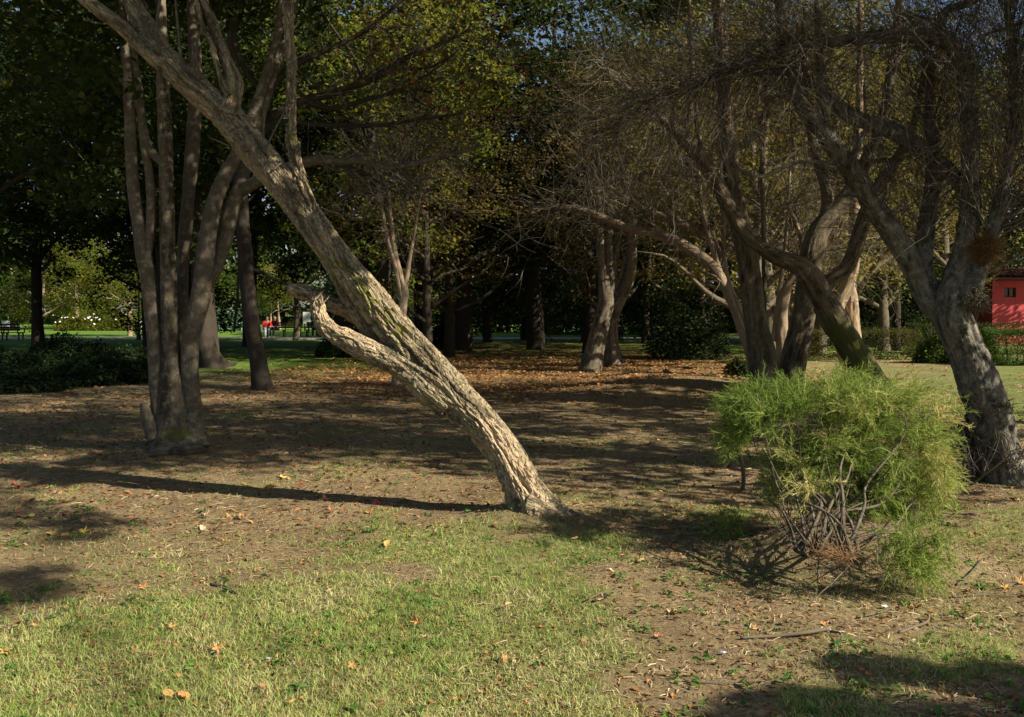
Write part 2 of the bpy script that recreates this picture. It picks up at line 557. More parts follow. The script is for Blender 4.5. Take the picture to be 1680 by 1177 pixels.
def grass_density(x, y):
    """0..1, how much living grass stands at a spot"""
    x = np.asarray(x, float); y = np.asarray(y, float)
    yy = np.maximum(y, 3.3)
    px = CX + F * x / yy
    py = HY + F * EYE / yy
    nz = (vn2(x, y, .55, 21) - .5) + .6 * (vn2(x, y, .2, 22) - .5)
    g = ss(-32, 55, poly_sd(px, py, GRASS_EDGE) + nz * 125)
    for t in GRASS_TUFT:
        g = np.maximum(g, .75 * ss(-12, 28, poly_sd(px, py, t) + nz * 70))
    patch = ss(.55, .8, vn2(x, y, .8, 31) + .3 * (vn2(x, y, .25, 32) - .5))
    g = np.maximum(g, .3 * patch)
    g = g * (1 - .8 * np.exp(-(((x - 2.17) / .6) ** 2 + ((y - 5.85) / .42) ** 2) ** 2))
    return np.where(y > 24, np.maximum(g, .3), g)

def axis_pts(lo, hi, step, far_lo, far_hi):
    c = list(np.arange(lo, hi + 1e-6, step))
    s, v = step, hi
    while v < far_hi:
        s *= 1.13; v += s; c.append(v)
    s, v = step, lo
    while v > far_lo:
        s *= 1.22; v -= s; c.insert(0, v)
    return np.array(c)

xs = axis_pts(-8.0, 8.5, .075, -420, 420)
ys = axis_pts(2.6, 20.0, .075, -200, 620)
X, Y = np.meshgrid(xs, ys)
Z = height(X, Y)
near = ss(26, 14, Y) * ss(-1, 2.4, Y)
Z = Z + near * ((vn2(X, Y, .16, 41) - .5) * .022)
md = np.exp(-(((X - 2.17) / .62) ** 2 + ((Y - 5.9) / .46) ** 2) ** 2)
Z = Z + md * (np.abs(vn2(X, Y, .13, 43) - .5) * .11 - .02)        # clods of the heaped soil
g_att = grass_density(X, Y)
lawn_att = ss(22, 34, Y + 6 * (vn2(X, Y, 5, 45) - .5) + np.where(X < -2, 6, -2)) * ss(30, 8, X)
pxg = CX + F * X / np.maximum(Y, 1)
pyg = HY + F * EYE / np.maximum(Y, 1)
lawn_att = np.maximum(lawn_att, np.where(Y > 5, .5 * ss(-10, 14, poly_sd(CX + F * X / np.maximum(Y, 1), pyg, [(1430, 604), (1900, 590), (1900, 700), (1700, 700), (1560, 680), (1480, 640)]) + 30 * (vn2(X, Y, 1.2, 50) - .5)), 0))
lit_att = ss(9, 4.5, X) * ss(14.5, 19, Y + 3 * (vn2(X, Y, 2.2, 46) - .5)) * ss(60, 33, Y + 6 * (vn2(X, Y, 4, 48) - .5)) * ss(-7, -3, X + 2 * (vn2(X, Y, 2, 47) - .5))
ny, nx = X.shape
ii = (np.arange(ny - 1)[:, None] * nx + np.arange(nx - 1)[None, :]).ravel()
gf = np.stack([ii, ii + 1, ii + nx + 1, ii + nx], 1)
gv = np.stack([X.ravel(), Y.ravel(), Z.ravel()], 1)
gme = new_mesh('ground', gv, gf, True, {'grass': g_att.ravel(), 'lawn': lawn_att.ravel(), 'fallen': lit_att.ravel(), 'heap': md.ravel()})

m, nt, out = mat_new('park_soil')
tc = N(nt, 'ShaderNodeTexCoord')
co = tc.outputs['Object']
n_f = N(nt, 'ShaderNodeTexNoise', Scale=70.0, Detail=8.0, Roughness=.75)
n_m = N(nt, 'ShaderNodeTexNoise', Scale=9.0, Detail=8.0, Roughness=.7)
n_b = N(nt, 'ShaderNodeTexNoise', Scale=1.1, Detail=5.0, Roughness=.6)
vor = N(nt, 'ShaderNodeTexVoronoi', Scale=46.0)
vor2 = N(nt, 'ShaderNodeTexVoronoi', Scale=19.0)
for n in (n_f, n_m, n_b, vor, vor2):
    nt.links.new(co, n.inputs['Vector'])
soil = ramp(nt, [(.25, (.105, .078, .044)), (.5, (.22, .168, .095)), (.75, (.36, .28, .165))], n_f.outputs[0]).outputs[0]
bits = ramp(nt, [(0, (.12, .085, .045)), (.5, (.29, .22, .115)), (1, (.44, .35, .19))], vor.outputs['Color']).outputs[0]
c1 = mix(nt, ramp(nt, [(.42, (0, 0, 0)), (.62, (1, 1, 1))], n_m.outputs[0]).outputs[0], soil, bits)
c1 = mix(nt, attr(nt, 'heap'), c1, mix(nt, .4, soil, (.17, .125, .085)))
turf = ramp(nt, [(.3, (.16, .14, .065)), (.5, (.28, .25, .115)), (.72, (.42, .37, .2))], n_f.outputs[0]).outputs[0]
turf = mix(nt, ramp(nt, [(.4, (0, 0, 0)), (.65, (1, 1, 1))], n_m.outputs[0]).outputs[0], turf, (.1, .13, .035))
c2 = mix(nt, attr(nt, 'grass'), c1, turf)
lawnc = ramp(nt, [(.3, (.08, .15, .022)), (.7, (.15, .25, .045))], n_m.outputs[0]).outputs[0]
c3 = mix(nt, attr(nt, 'lawn'), c2, lawnc)
fl = ramp(nt, [(0, (.1, .05, .025)), (.5, (.22, .115, .05)), (1, (.34, .2, .09))], vor2.outputs['Color']).outputs[0]
fm = math_(nt, 'MULTIPLY', attr(nt, 'fallen'), ramp(nt, [(.38, (.25, .25, .25)), (.6, (1, 1, 1))], n_m.outputs[0]).outputs[0])
c4 = mix(nt, math_(nt, 'MULTIPLY', fm, .85), c3, fl)
tone = ramp(nt, [(.3, (.72, .72, .72)), (.7, (1.12, 1.12, 1.12))], n_b.outputs[0]).outputs[0]
mm = N(nt, 'ShaderNodeMix'); mm.data_type = 'RGBA'; mm.blend_type = 'MULTIPLY'; mm.inputs[0].default_value = 1
nt.links.new(c4, mm.inputs[6]); nt.links.new(tone, mm.inputs[7])
b = N(nt, 'ShaderNodeBsdfPrincipled', Roughness=.95)
b.inputs['Specular IOR Level'].default_value = .08
nt.links.new(mm.outputs[2], b.inputs['Base Color'])
bp = N(nt, 'ShaderNodeBump', Strength=.9, Distance=.02)
hsum = math_(nt, 'ADD', n_f.outputs[0], math_(nt, 'MULTIPLY', n_m.outputs[0], 1.5))
nt.links.new(hsum, bp.inputs['Height'])
nt.links.new(bp.outputs[0], b.inputs['Normal'])
nt.links.new(b.outputs[0], out.inputs[0])
ground = link('ground', gme, m, kind='structure')

def gz(x, y):
    """height of the ground surface incl. clods"""
    nr = ss(26, 14, y) * ss(-1, 2.4, y)
    mdd = np.exp(-(((x - 2.17) / .62) ** 2 + ((y - 5.9) / .46) ** 2) ** 2)
    return height(x, y) + nr * ((vn2(x, y, .16, 41) - .5) * .022) + mdd * (np.abs(vn2(x, y, .13, 43) - .5) * .11 - .02)

# path across the park
m, nt, out = mat_new('pale_path')
tc = N(nt, 'ShaderNodeTexCoord')
n1 = N(nt, 'ShaderNodeTexNoise', Scale=6.0, Detail=7.0)
nt.links.new(tc.outputs['Object'], n1.inputs['Vector'])
b = N(nt, 'ShaderNodeBsdfPrincipled', Roughness=.9)
nt.links.new(ramp(nt, [(.3, (.3, .27, .22)), (.7, (.47, .43, .37))], n1.outputs[0]).outputs[0], b.inputs['Base Color'])
nt.links.new(b.outputs[0], out.inputs[0])
t = np.linspace(-80, 80, 81)
yc = 51.5 + .0012 * t ** 2
pv = np.concatenate([np.stack([t, yc - 1.3, 0 * t + .05], 1), np.stack([t, yc + 1.3, 0 * t + .05], 1),
                     np.stack([t, yc - 1.3, 0 * t - .1], 1), np.stack([t, yc + 1.3, 0 * t - .1], 1)])
k = np.arange(80); n = 81
pf = np.concatenate([np.stack([k, k + 1, n + k + 1, n + k], 1), np.stack([2 * n + k, 2 * n + k + 1, k + 1, k], 1), np.stack([n + k, n + k + 1, 3 * n + k + 1, 3 * n + k], 1)])
link('path', new_mesh('path', pv, pf, False), m, kind='structure')

# ---------------------------------------------------------------- the leaning broken tree
def lean_d(py, d0=6.96, k=.3):
    d = d0
    for _ in range(6):
        d = d0 + k * (EYE - (py - HY) / F * d)
    return d

def LR(rows, off=0.):
    return px_ctrl([(x, y, lean_d(y) + off, w) for x, y, w in rows])

def hero_masks(v):
    px, py = proj(v)
    moss = np.clip(np.exp(-((px - 590 - (py - 480) * .95) / 30) ** 2) * ss(390, 450, py) * ss(620, 520, py), 0, 1) * .95
    moss = moss * (.25 + .95 * ss(.35, .65, vn(v / .05, 78)))
    moss = np.maximum(moss, .45 * np.exp(-((px - 375) / 30) ** 2 - ((py - 150) / 30) ** 2))
    moss = np.maximum(moss, .9 * np.exp(-((px - 481) / 16) ** 2 - ((py - 228) / 12) ** 2))
    nz = vn(v / .06, 77)
    wood = np.exp(-((px - 843 - (py - 770) * .55) / 32) ** 2) * ss(650, 720, py) * ss(868, 815, py) * (.62 + .95 * nz)
    wood = np.maximum(wood, np.exp(-((px - 900) / 45) ** 2 - ((py - 848) / 14) ** 2))
    wood = np.maximum(wood, .6 * np.exp(-((px - 492) / 10) ** 2 - ((py - 288) / 14) ** 2))
    return {'moss': moss, 'wood': wood}

base = G(873, 852)
hero = thing('leaning_tree', 'thick leaning tree with furrowed bark and a snapped limb, standing in the sunlit grass', 'tree', base)
trunk_rows = [(893, 880, 96), (880, 852, 88), (866, 822, 69), (846, 778, 58), (822, 735, 56), (792, 698, 58), (762, 668, 62), (728, 632, 66), (690, 592, 62),
              (652, 548, 57), (616, 503, 54), (584, 462, 50), (560, 428, 44), (540, 396, 36), (522, 364, 29), (506, 330, 25), (494, 297, 22), (486, 268, 18),
              (480, 232, 20), (478, 200, 18), (478, 120, 18), (474, 40, 17), (472, -60, 15), (474, -200, 12)]
td = tube(LR(trunk_rows), seg=170, step=.009, bark=.025, lump=.06, cell=.04, run=.34, seed=3,
          flare=(.16, .09, [0.2, 1.5, 3.3, 4.6], .5))
part('trunk', td, M['bark_hero'], hero, extra=hero_masks)
limb_rows = [(720, 628, 36), (695, 610, 42), (662, 588, 40), (628, 560, 37), (603, 532, 36), (586, 505, 36), (572, 474, 38), (552, 434, 42), (528, 394, 45), (500, 352, 48),
             (466, 306, 49), (420, 250, 50), (372, 192, 50), (325, 148, 47), (280, 108, 43), (248, 62, 38), (218, 5, 34), (180, -60, 30), (130, -150, 26), (90, -260, 20)]
ld = tube(LR(limb_rows, .06), seg=100, step=.013, bark=.02, lump=.05, cell=.038, run=.3, seed=13)
part('limb', ld, M['bark_hero'], hero, extra=hero_masks)
for rows, off, sd in (([(270, 108, 30), (236, 78, 27), (198, 42, 25), (160, 15, 23), (118, -20, 21), (40, -80, 17), (-60, -130, 12)], .0, 4),
                      ([(372, 192, 40), (380, 168, 30), (385, 138, 28), (374, 105, 22), (360, 70, 19), (345, 30, 17), (328, -10, 15), (300, -90, 12)], .0, 5),
                      ([(378, 160, 14), (366, 140, 12), (355, 105, 10), (348, 75, 9), (332, 40, 9), (322, 0, 8)], -.06, 6)):
    part('branch', tube(LR(rows, off), seg=26, step=.03, bark=.007, lump=.08, cell=.03, run=.12, seed=sd), M['bark_hero'], hero, extra=hero_masks)
for rows, sd in (([(262, 88, 8), (257, 50, 6), (262, 0, 6), (268, -60, 4)], 1), ([(300, 120, 6), (294, 70, 5), (288, 0, 4), (286, -50, 3)], 2),
                 ([(328, 130, 5), (322, 95, 4), (325, 62, 4), (334, 45, 3)], 3), ([(322, 128, 4), (316, 90, 4), (318, 62, 3)], 4), ([(330, 130, 4), (345, 122, 3), (352, 118, 2)], 5),
                 ([(434, 250, 5), (432, 215, 4), (436, 180, 3)], 6), ([(434, 248, 4), (450, 215, 3), (468, 180, 2)], 7), ([(376, 240, 3), (358, 232, 3), (343, 226, 2)], 8),
                 ([(240, 60, 5), (232, 30, 4), (226, -20, 3)], 9), ([(447, 282, 4), (455, 272, 3), (462, 268, 2)], 10)):
    part('shoot', tube(LR(rows, -.12), seg=6, step=.05, lump=0, seed=sd), M['bark_smooth'], hero, extra=lambda v: {'moss': v[:, 0] * 0, 'wood': v[:, 0] * 0})

part('root', tube(LR([(862, 828, 34), (888, 838, 30), (908, 845, 20), (926, 850, 11), (946, 853, 4)], -.14), seg=20, step=.012, bark=.006, lump=.12, cell=.02, run=.1, seed=9), M['bark_hero'], hero,
     extra=lambda v: (lambda p: {'moss': p[0] * 0, 'wood': .35 + .5 * ss(880, 905, p[0])})(proj(v)))
# snapped limb: bark, bare wood along the top, splintered end and the hanging piece
def snap_masks(v):
    px, py = proj(v)
    ax = 548 + (px - 520) * .36
    wood = ss(8, -3, py - (np.interp(px, [505, 540, 580, 625, 660], [500, 538, 560, 584, 590]))) * ss(505, 520, px) * ss(640, 610, px)
    nz = vn(v / .05, 5)
    wood = np.maximum(wood * (.6 + .5 * nz), .8 * np.exp(-((px - 520) / 14) ** 2 - ((py - 492) / 14) ** 2))
    return {'moss': px * 0, 'wood': wood}
snap_rows = [(740, 668, 44), (712, 642, 56), (680, 615, 52), (650, 597, 44), (622, 584, 40), (592, 570, 37), (566, 556, 34), (545, 545, 31), (530, 531, 28),
             (523, 515, 25), (520, 500, 22), (516, 488, 14)]
sd_ = tube(LR(snap_rows, -.03), seg=84, step=.008, bark=.015, lump=.09, cell=.036, run=.24, seed=23)
snap = part('broken_limb', sd_, M['bark_hero'], hero, extra=snap_masks)
hang = part('snapped_branch', tube(LR([(640, 552, 24), (600, 526, 30), (575, 512, 30), (548, 499, 28), (520, 487, 25), (500, 479, 23), (486, 476, 24), (476, 474, 22)], .12), seg=48, step=.01, bark=.013, lump=.16,
            cell=.035, run=.14, seed=33), M['bark_hero'], hero, extra=lambda v: {'moss': v[:, 0] * 0, 'wood': .35 + v[:, 0] * 0 + ss(500, 480, proj(v)[0]) * .2})
for k in range(34):                                   # splinters at the break
    x0, y0 = random.uniform(510, 530), random.uniform(490, 512)
    an = random.uniform(-2.4, -.6)
    ln = random.uniform(6, 22)
    w_ = random.uniform(1.2, 3.2)
    rows = [(x0, y0, w_ * 1.3), (x0 + ln * .5 * math.cos(an), y0 + ln * .5 * math.sin(an), w_), (x0 + ln * math.cos(an + random.uniform(-.1, .1)), y0 + ln * math.sin(an), .3)]
    sub('splinter', (lambda q: (q[0], q[1], {**q[2], 'moss': q[0][:, 0] * 0, 'wood': q[0][:, 0] * 0 + 1}))(tube(LR(rows, random.uniform(-.12, .04)), seg=6, step=.02, lump=.2, seed=k)), M['bark_hero'], snap, hero)
for k in range(12):                                   # ragged ends of the hanging piece and torn bark
    x0, y0 = random.uniform(476, 490), random.uniform(466, 484)
    an = random.uniform(2.5, 4.2)
    ln = random.uniform(6, 16)
    rows = [(x0, y0, 7), (x0 + ln * .5 * math.cos(an), y0 + ln * .5 * math.sin(an), 5), (x0 + ln * math.cos(an), y0 + ln * math.sin(an), 1)]
    sub('splinter', (lambda q: (q[0], q[1], {**q[2], 'moss': q[0][:, 0] * 0, 'wood': q[0][:, 0] * 0 + .5}))(tube(LR(rows, .12 + random.uniform(-.05, .05)), seg=6, step=.02, lump=.2, seed=k)), M['bark_hero'], hang, hero)
# loose bark flakes standing proud of the lower edge
fl = []
for k in range(70):
    t = random.random()
    i = random.randrange(len(td[0]) // 2)
    v0 = td[0][random.randrange(int(len(td[0]) * .02), int(len(td[0]) * .55))]
    x_, y_ = proj(v0[None, :])
    dr = (P(float(x_[0]) - 10, float(y_[0]) - 14, v0[1]) - v0)
    dr /= np.linalg.norm(dr)
    L_ = random.uniform(.03, .1)
    nrm = np.array([random.uniform(-.4, .6), -.8, random.uniform(-.2, .4)]) * random.uniform(.004, .018)
    w = np.cross(dr, nrm); w /= np.linalg.norm(w); w *= random.uniform(.006, .018)
    q = np.array([v0 - w, v0 + w, v0 + dr * L_ + w * .6 + nrm, v0 + dr * L_ * .9 - w * .7 + nrm])
    fl.append((np.vstack([q, q - nrm * .4 - [0, -.004, 0]]), np.array([[0, 1, 2, 3], [7, 6, 5, 4], [0, 4, 5, 1], [1, 5, 6, 2], [2, 6, 7, 3], [3, 7, 4, 0]]), {'bco': np.tile(v0, (8, 1)) + np.random.default_rng(k).random((8, 3)) * .02, 'plate': np.full(8, random.random())}))
part('bark_flakes', join(fl), M['bark_hero'], hero, kind='stuff', smooth=False, extra=hero_masks)

# ---------------------------------------------------------------- other trees: helpers
def no_mask(v):
    z = np.zeros(len(v))
    return {'moss': z, 'wood': z}

def limbs(root, specs, mat, mask=no_mask, first='trunk', rest='limb', **kw):
    """specs: rows of (px,py,d,w); each a tube of its own"""
    for k, rows in enumerate(specs):
        w = np.mean([r[3] / F * r[2] for r in rows])
        a = dict(seg=max(8, min(64, int(w * 260) // 2 * 2)), step=max(.02, w * .22), lump=.08, seed=40 + k)
        a.update(kw)
        if k and 'flare' in a:
            a.pop('flare')
        part(first if k == 0 else rest, tube(px_ctrl(rows), **a), mat, root, extra=mask)

def along(rows, n, lo=0., hi=1.):
    """n random points and tangents on a control polyline"""
    c = px_ctrl(rows)
    S, _ = spline(c, 60)
    T = np.gradient(S[:, :3], axis=0)
    T /= np.linalg.norm(T, axis=1)[:, None]
    i = R.integers(int(lo * 59), int(hi * 59) + 1, n)
    return S[i, :3] + R.normal(size=(n, 3)) * .02, T[i]

def brush(start, tang, n_side, length, r, k=6, wob=.16, grav=-.05, out=.9, bias=(0, 0, 0), levels=2, kids=3):
    """twigs leaving points on a limb, with finer twigs leaving them; returns lists of strands"""
    res = []
    m = len(start)
    d = unit(m) * out + tang * .5 + np.asarray(bias)
    L_ = length * (.5 + R.random(m))
    p = curvy(start, d, L_, k, wob, grav)
    res.append((p, r, r * .35))
    cur = p
    for lv in range(1, levels):
        kk = cur.shape[1]
        q = np.repeat(cur, kids, 0)
        mm = len(q)
        i = R.integers(1, kk, mm)
        s = q[np.arange(mm), i]
        t = q[np.arange(mm), i] - q[np.arange(mm), i - 1]
        t /= np.linalg.norm(t, axis=1)[:, None] + 1e-9
        d = t + unit(mm) * .75 + np.asarray(bias) * .4
        cur = curvy(s, d, length * (.55 ** lv) * (.5 + R.random(mm)), 5 if lv == 1 else 4, wob * 1.15, grav * 1.3)
        res.append((cur, r * (.55 ** lv), r * (.55 ** lv) * .3))
    return res

def twig_mesh(lists, sides=3):
    ps = [strands(p, a * (1.15 if p.shape[1] == 4 else 1), b_, 2 if p.shape[1] == 4 else sides) for p, a, b_ in lists]
    return join(ps)

# ---------------------------------------------------------------- left tree: several smooth stems from one foot
b0 = G(288, 742)
left = thing('many_stemmed_tree', 'shaded tree with several smooth stems rising from one flared mossy foot', 'tree', b0)
def left_mask(v):
    px, py = proj(v)
    moss = .8 * np.exp(-((px - 290) / 38) ** 2 - ((py - 712) / 22) ** 2) + .42 * np.exp(-((px - 297) / 13) ** 2) * ss(400, 480, py) * ss(700, 560, py)
    return {'moss': moss, 'wood': px * 0}
D = 10.05
s2 = [(292, 760, D - .1, 92), (290, 742, D - .05, 78), (289, 715, D, 66), (288, 685, D, 54), (285, 640, D, 42), (281, 590, D, 32), (278, 520, D, 27), (275, 400, D, 25), (273, 300, D, 23), (270, 200, D + .1, 22), (266, 100, D + .1, 20), (262, -20, D + .2, 17), (255, -200, D + .3, 12)]
part('trunk', tube(px_ctrl(s2), seg=64, step=.02, lump=.07, bark=.004, cell=.05, run=.3, flare=(.2, .12, [0.1, 1.3, 2.6, 4.0, 5.2], .4), seed=51), M['bark_smooth'], left, extra=left_mask)
stems = [
    [(268, 745, D, 34), (264, 690, D, 30), (258, 640, D, 27), (254, 560, D, 24), (245, 470, D, 25), (236, 420, D, 26), (228, 370, D, 21), (218, 300, D, 19), (214, 220, D, 18), (210, 120, D, 17), (202, 20, D, 15), (190, -120, D, 12)],
    [(238, 425, D, 18), (246, 380, D, 16), (248, 330, D, 15), (244, 280, D, 14), (236, 235, D, 13), (228, 150, D, 12), (215, 60, D, 9)],
    [(275, 275, D, 18), (262, 262, D, 15), (246, 246, D, 13), (236, 215, D, 13), (230, 180, D, 12), (214, 150, D, 10), (190, 120, D, 7)],
    [(296, 720, D + .25, 30), (297, 600, D + .3, 22), (298, 480, D + .35, 20), (303, 390, D + .4, 21), (311, 300, D + .4, 22), (318, 210, D + .5, 23), (320, 110, D + .5, 21), (316, 0, D + .6, 18), (310, -150, D + .6, 13)],
    [(322, 735, D - .05, 44), (317, 690, D, 34), (313, 640, D, 29), (311, 590, D, 29), (316, 545, D, 30), (326, 500, D, 31), (334, 450, D, 30), (340, 395, D, 28), (350, 340, D + .05, 26), (364, 300, D + .1, 24), (384, 262, D + .2, 22), (408, 210, D + .3, 20), (432, 140, D + .4, 17), (455, 60, D + .5, 14), (470, -60, D + .6, 10)],
    [(332, 480, D + .12, 24), (352, 440, D + .15, 26), (366, 400, D + .2, 26), (378, 350, D + .25, 25), (392, 310, D + .3, 22), (412, 240, D + .4, 18), (440, 150, D + .5, 16), (470, 60, D + .6, 13), (500, -60, D + .7, 9)],
    [(394, 315, D + .3, 22), (420, 298, D + .2, 20), (450, 284, D + .1, 19), (490, 270, D, 18), (530, 262, D - .1, 16), (560, 266, D - .1, 14), (590, 264, D - .2, 12), (625, 274, D - .2, 10), (665, 272, D - .3, 9), (720, 258, D - .4, 8), (790, 240, D - .5, 5)],
    [(255, 720, D - .1, 26), (246, 700, D - .12, 22), (240, 680, D - .12, 18), (236, 662, D - .1, 12)],
]
limbs(left, [s2[:3]] if False else stems, M['bark_smooth'], left_mask, first='stem', rest='stem')
dark_limbs = [
    [(418, 235, D + .4, 15), (450, 190, D + .6, 14), (490, 168, D + .7, 14), (540, 155, D + .8, 13), (590, 138, D + .8, 13), (635, 116, D + .8, 12), (665, 96, D + .8, 10), (715, 76, D + .8, 7), (770, 50, D + .8, 4)],
    [(440, 150, D + .5, 12), (480, 110, D + .6, 11), (530, 85, D + .7, 9), (580, 62, D + .8, 8), (620, 35, D + .8, 7), (665, -5, D + .8, 5)],
    [(500, 166, D + .7, 9), (545, 178, D + .7, 8), (600, 164, D + .7, 7), (650, 150, D + .6, 6), (705, 120, D + .6, 4), (745, 90, D + .5, 3)],
    [(520, 205, D + .5, 8), (570, 206, D + .5, 8), (625, 205, D + .4, 7), (690, 196, D + .4, 5), (760, 186, D + .3, 3)],
    [(410, 220, D + .4, 9), (455, 200, D + .5, 9), (520, 205, D + .5, 8)],
    [(585, 140, D + .8, 6), (612, 85, D + .8, 5), (648, 50, D + .8, 3)],
    [(640, 112, D + .8, 6), (700, 112, D + .8, 5), (735, 95, D + .8, 3)],
    [(430, 150, D + .6, 12), (400, 110, D + .6, 10), (385, 60, D + .7, 9), (395, -20, D + .7, 7)],
    [(560, 268, D - .1, 8), (585, 280, D - .1, 7), (600, 286, D - .1, 6), (632, 306, D - .1, 4), (660, 322, D - .1, 2)],
]
limbs(left, dark_limbs, M['bark_dark'], no_mask, first='branch', rest='branch', lump=.12)
tw = []
for rows, n in [(dark_limbs[0], 60), (dark_limbs[1], 40), (dark_limbs[2], 40), (dark_limbs[3], 30), (stems[6], 40)]:
    s, t = along(rows, n, .25)
    tw += brush(s, t, 1, .55, .006, bias=(.35, 0, .15), levels=3, kids=3)
part('twigs', twig_mesh(tw), M['twig'], left, kind='stuff')
# leaves: shaded crown of this tree and of the leaning one, hanging into the top left of the view
def box_px(n, x0, x1, y0, y1, d0, d1):
    px = R.uniform(x0, x1, n); py = R.uniform(y0, y1, n); d = R.uniform(d0, d1, n)
    return np.stack([(px - CX) / F * d, d, EYE - (py - HY) / F * d], 1)
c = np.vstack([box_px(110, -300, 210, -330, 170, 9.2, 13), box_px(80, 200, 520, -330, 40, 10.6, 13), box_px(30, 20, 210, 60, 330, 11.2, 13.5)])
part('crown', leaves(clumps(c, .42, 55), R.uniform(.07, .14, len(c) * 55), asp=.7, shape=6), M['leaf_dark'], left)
c = np.vstack([box_px(26, 560, 900, -90, 110, 9.5, 11.5), box_px(18, 620, 960, 60, 190, 9.5, 11.5)])
part('crown', leaves(clumps(c, .38, 26), R.uniform(.05, .1, len(c) * 26), asp=.6, shape=6), M['leaf_brown'], left)
c = box_px(60, -420, 300, -520, -60, 7.9, 9.6)
part('crown', leaves(clumps(c, .4, 40), R.uniform(.07, .13, len(c) * 40), asp=.65, shape=6), M['leaf_green'], hero)

# ---------------------------------------------------------------- right tree: leaning lichen-grey trunk with a brush of bare twigs
b0 = G(1652, 788)
right = thing('lichen_grey_tree', 'leaning grey tree with cracked lichened bark and bare brushy twigs above its fork', 'tree', b0)
D = 8.62
def right_mask(v):
    px, py = proj(v)
    moss = .5 * np.exp(-((px - 1640 - (py - 720) * .45) / 16) ** 2) * ss(600, 640, py) + .35 * np.exp(-((px - 1600) / 20) ** 2 - ((py - 560) / 30) ** 2)
    wood = px * 0
    return {'moss': moss, 'wood': wood}
tr = [(1662, 815, D, 70), (1652, 788, D, 62), (1644, 755, D, 64), (1633, 715, D, 66), (1617, 665, D, 66), (1600, 615, D, 63), (1584, 572, D, 60), (1568, 535, D, 62), (1560, 505, D, 58), (1566, 470, D, 48), (1578, 430, D, 42),
      (1587, 390, D, 38), (1592, 330, D, 32), (1592, 250, D, 28), (1590, 190, D, 28), (1583, 130, D, 27), (1570, 90, D, 26), (1545, 64, D, 26), (1490, 58, D, 24), (1420, 63, D, 21), (1340, 72, D, 18), (1270, 88, D - .1, 14), (1200, 112, D - .2, 11), (1130, 142, D - .3, 8), (1060, 170, D - .4, 5)]
part('trunk', tube(px_ctrl(tr), seg=80, step=.014, bark=.012, lump=.1, cell=.034, run=.11, flare=(.14, .08, [.4, 2., 3.4, 5.], .5), seed=61), M['bark_lichen'], right, extra=right_mask)
rl = [
    [(1580, 560, D + .05, 44), (1560, 525, D + .1, 50), (1536, 500, D + .15, 50), (1515, 468, D + .2, 46), (1495, 430, D + .2, 42), (1468, 390, D + .2, 38), (1440, 350, D + .15, 36), (1410, 300, D + .1, 34), (1375, 250, D, 32), (1345, 208, D, 30), (1315, 172, D, 25), (1302, 120, D, 21), (1288, 60, D, 18), (1270, -40, D, 14)],
    [(1582, 500, D - .08, 36), (1592, 475, D - .1, 36), (1606, 440, D - .1, 33), (1620, 400, D - .1, 26), (1638, 340, D - .1, 21), (1655, 260, D - .1, 18), (1664, 170, D, 15), (1660, 80, D, 13), (1650, -20, D, 10)],
    [(1592, 320, D + .1, 22), (1560, 285, D + .15, 26), (1515, 250, D + .2, 28), (1478, 222, D + .2, 28), (1440, 206, D + .2, 26), (1398, 192, D + .2, 24), (1366, 165, D + .2, 22), (1340, 140, D + .2, 18), (1290, 118, D + .2, 13), (1220, 122, D + .2, 9)],
    [(1512, 465, D + .2, 34), (1514, 420, D + .22, 32), (1520, 370, D + .25, 28), (1528, 320, D + .3, 24), (1530, 250, D + .3, 20), (1524, 180, D + .3, 15), (1530, 90, D + .3, 10)],
    [(1350, 212, D, 14), (1348, 150, D - .05, 13), (1344, 80, D - .05, 12), (1340, -30, D - .05, 9)],
    [(1398, 300, D - .05, 8), (1400, 265, D - .1, 9), (1410, 235, D - .1, 9), (1420, 205, D - .1, 7), (1418, 140, D - .1, 5)],
    [(1556, 72, D, 13), (1544, 42, D, 12), (1552, 18, D, 13), (1590, 4, D, 14), (1640, -20, D, 13)],
    [(1480, 262, D + .2, 9), (1420, 265, D + .1, 8), (1368, 268, D, 8), (1318, 265, D, 8), (1285, 275, D, 8), (1250, 290, D, 8), (1215, 278, D, 7), (1190, 262, D, 6), (1175, 235, D, 4)],
]
limbs(right, rl, M['bark_lichen'], right_mask, first='limb', rest='limb', bark=.005, cell=.035, run=.1)
tw = []
for rows, n, L_, bias, grav, lo in [(rl[0], 230, .75, (0, -.1, .45), -.035, .3), (tr, 420, .8, (-.1, -.1, .25), -.05, .42), (rl[1], 360, .85, (.25, 0, .5), -.02, .2), (rl[2], 170, .75, (-.1, 0, -.35), -.05, .1),
                                    (rl[3], 240, .8, (0, 0, .55), -.02, .1), (rl[4], 50, .55, (0, 0, .3), -.03, 0), (rl[6], 110, .8, (0, 0, -.2), -.07, 0), (tr, 70, .9, (-.25, 0, -.1), -.05, .75)]:
    s, t = along(rows, n, lo)
    tw += brush(s, t, 1, L_, .0048, k=6, bias=bias, grav=grav, wob=.13, levels=3, kids=3)
s, t = along([(1330, 70, D, 4), (1130, 142, D - .3, 4), (1040, 180, D - .4, 4), (960, 230, D - .5, 4)], 70)
tw += brush(s, t, 1, .8, .004, bias=(-.35, 0, -.15), grav=-.02, wob=.2, levels=3, kids=3)
part('twigs', twig_mesh(tw), M['twig'], right, kind='stuff')
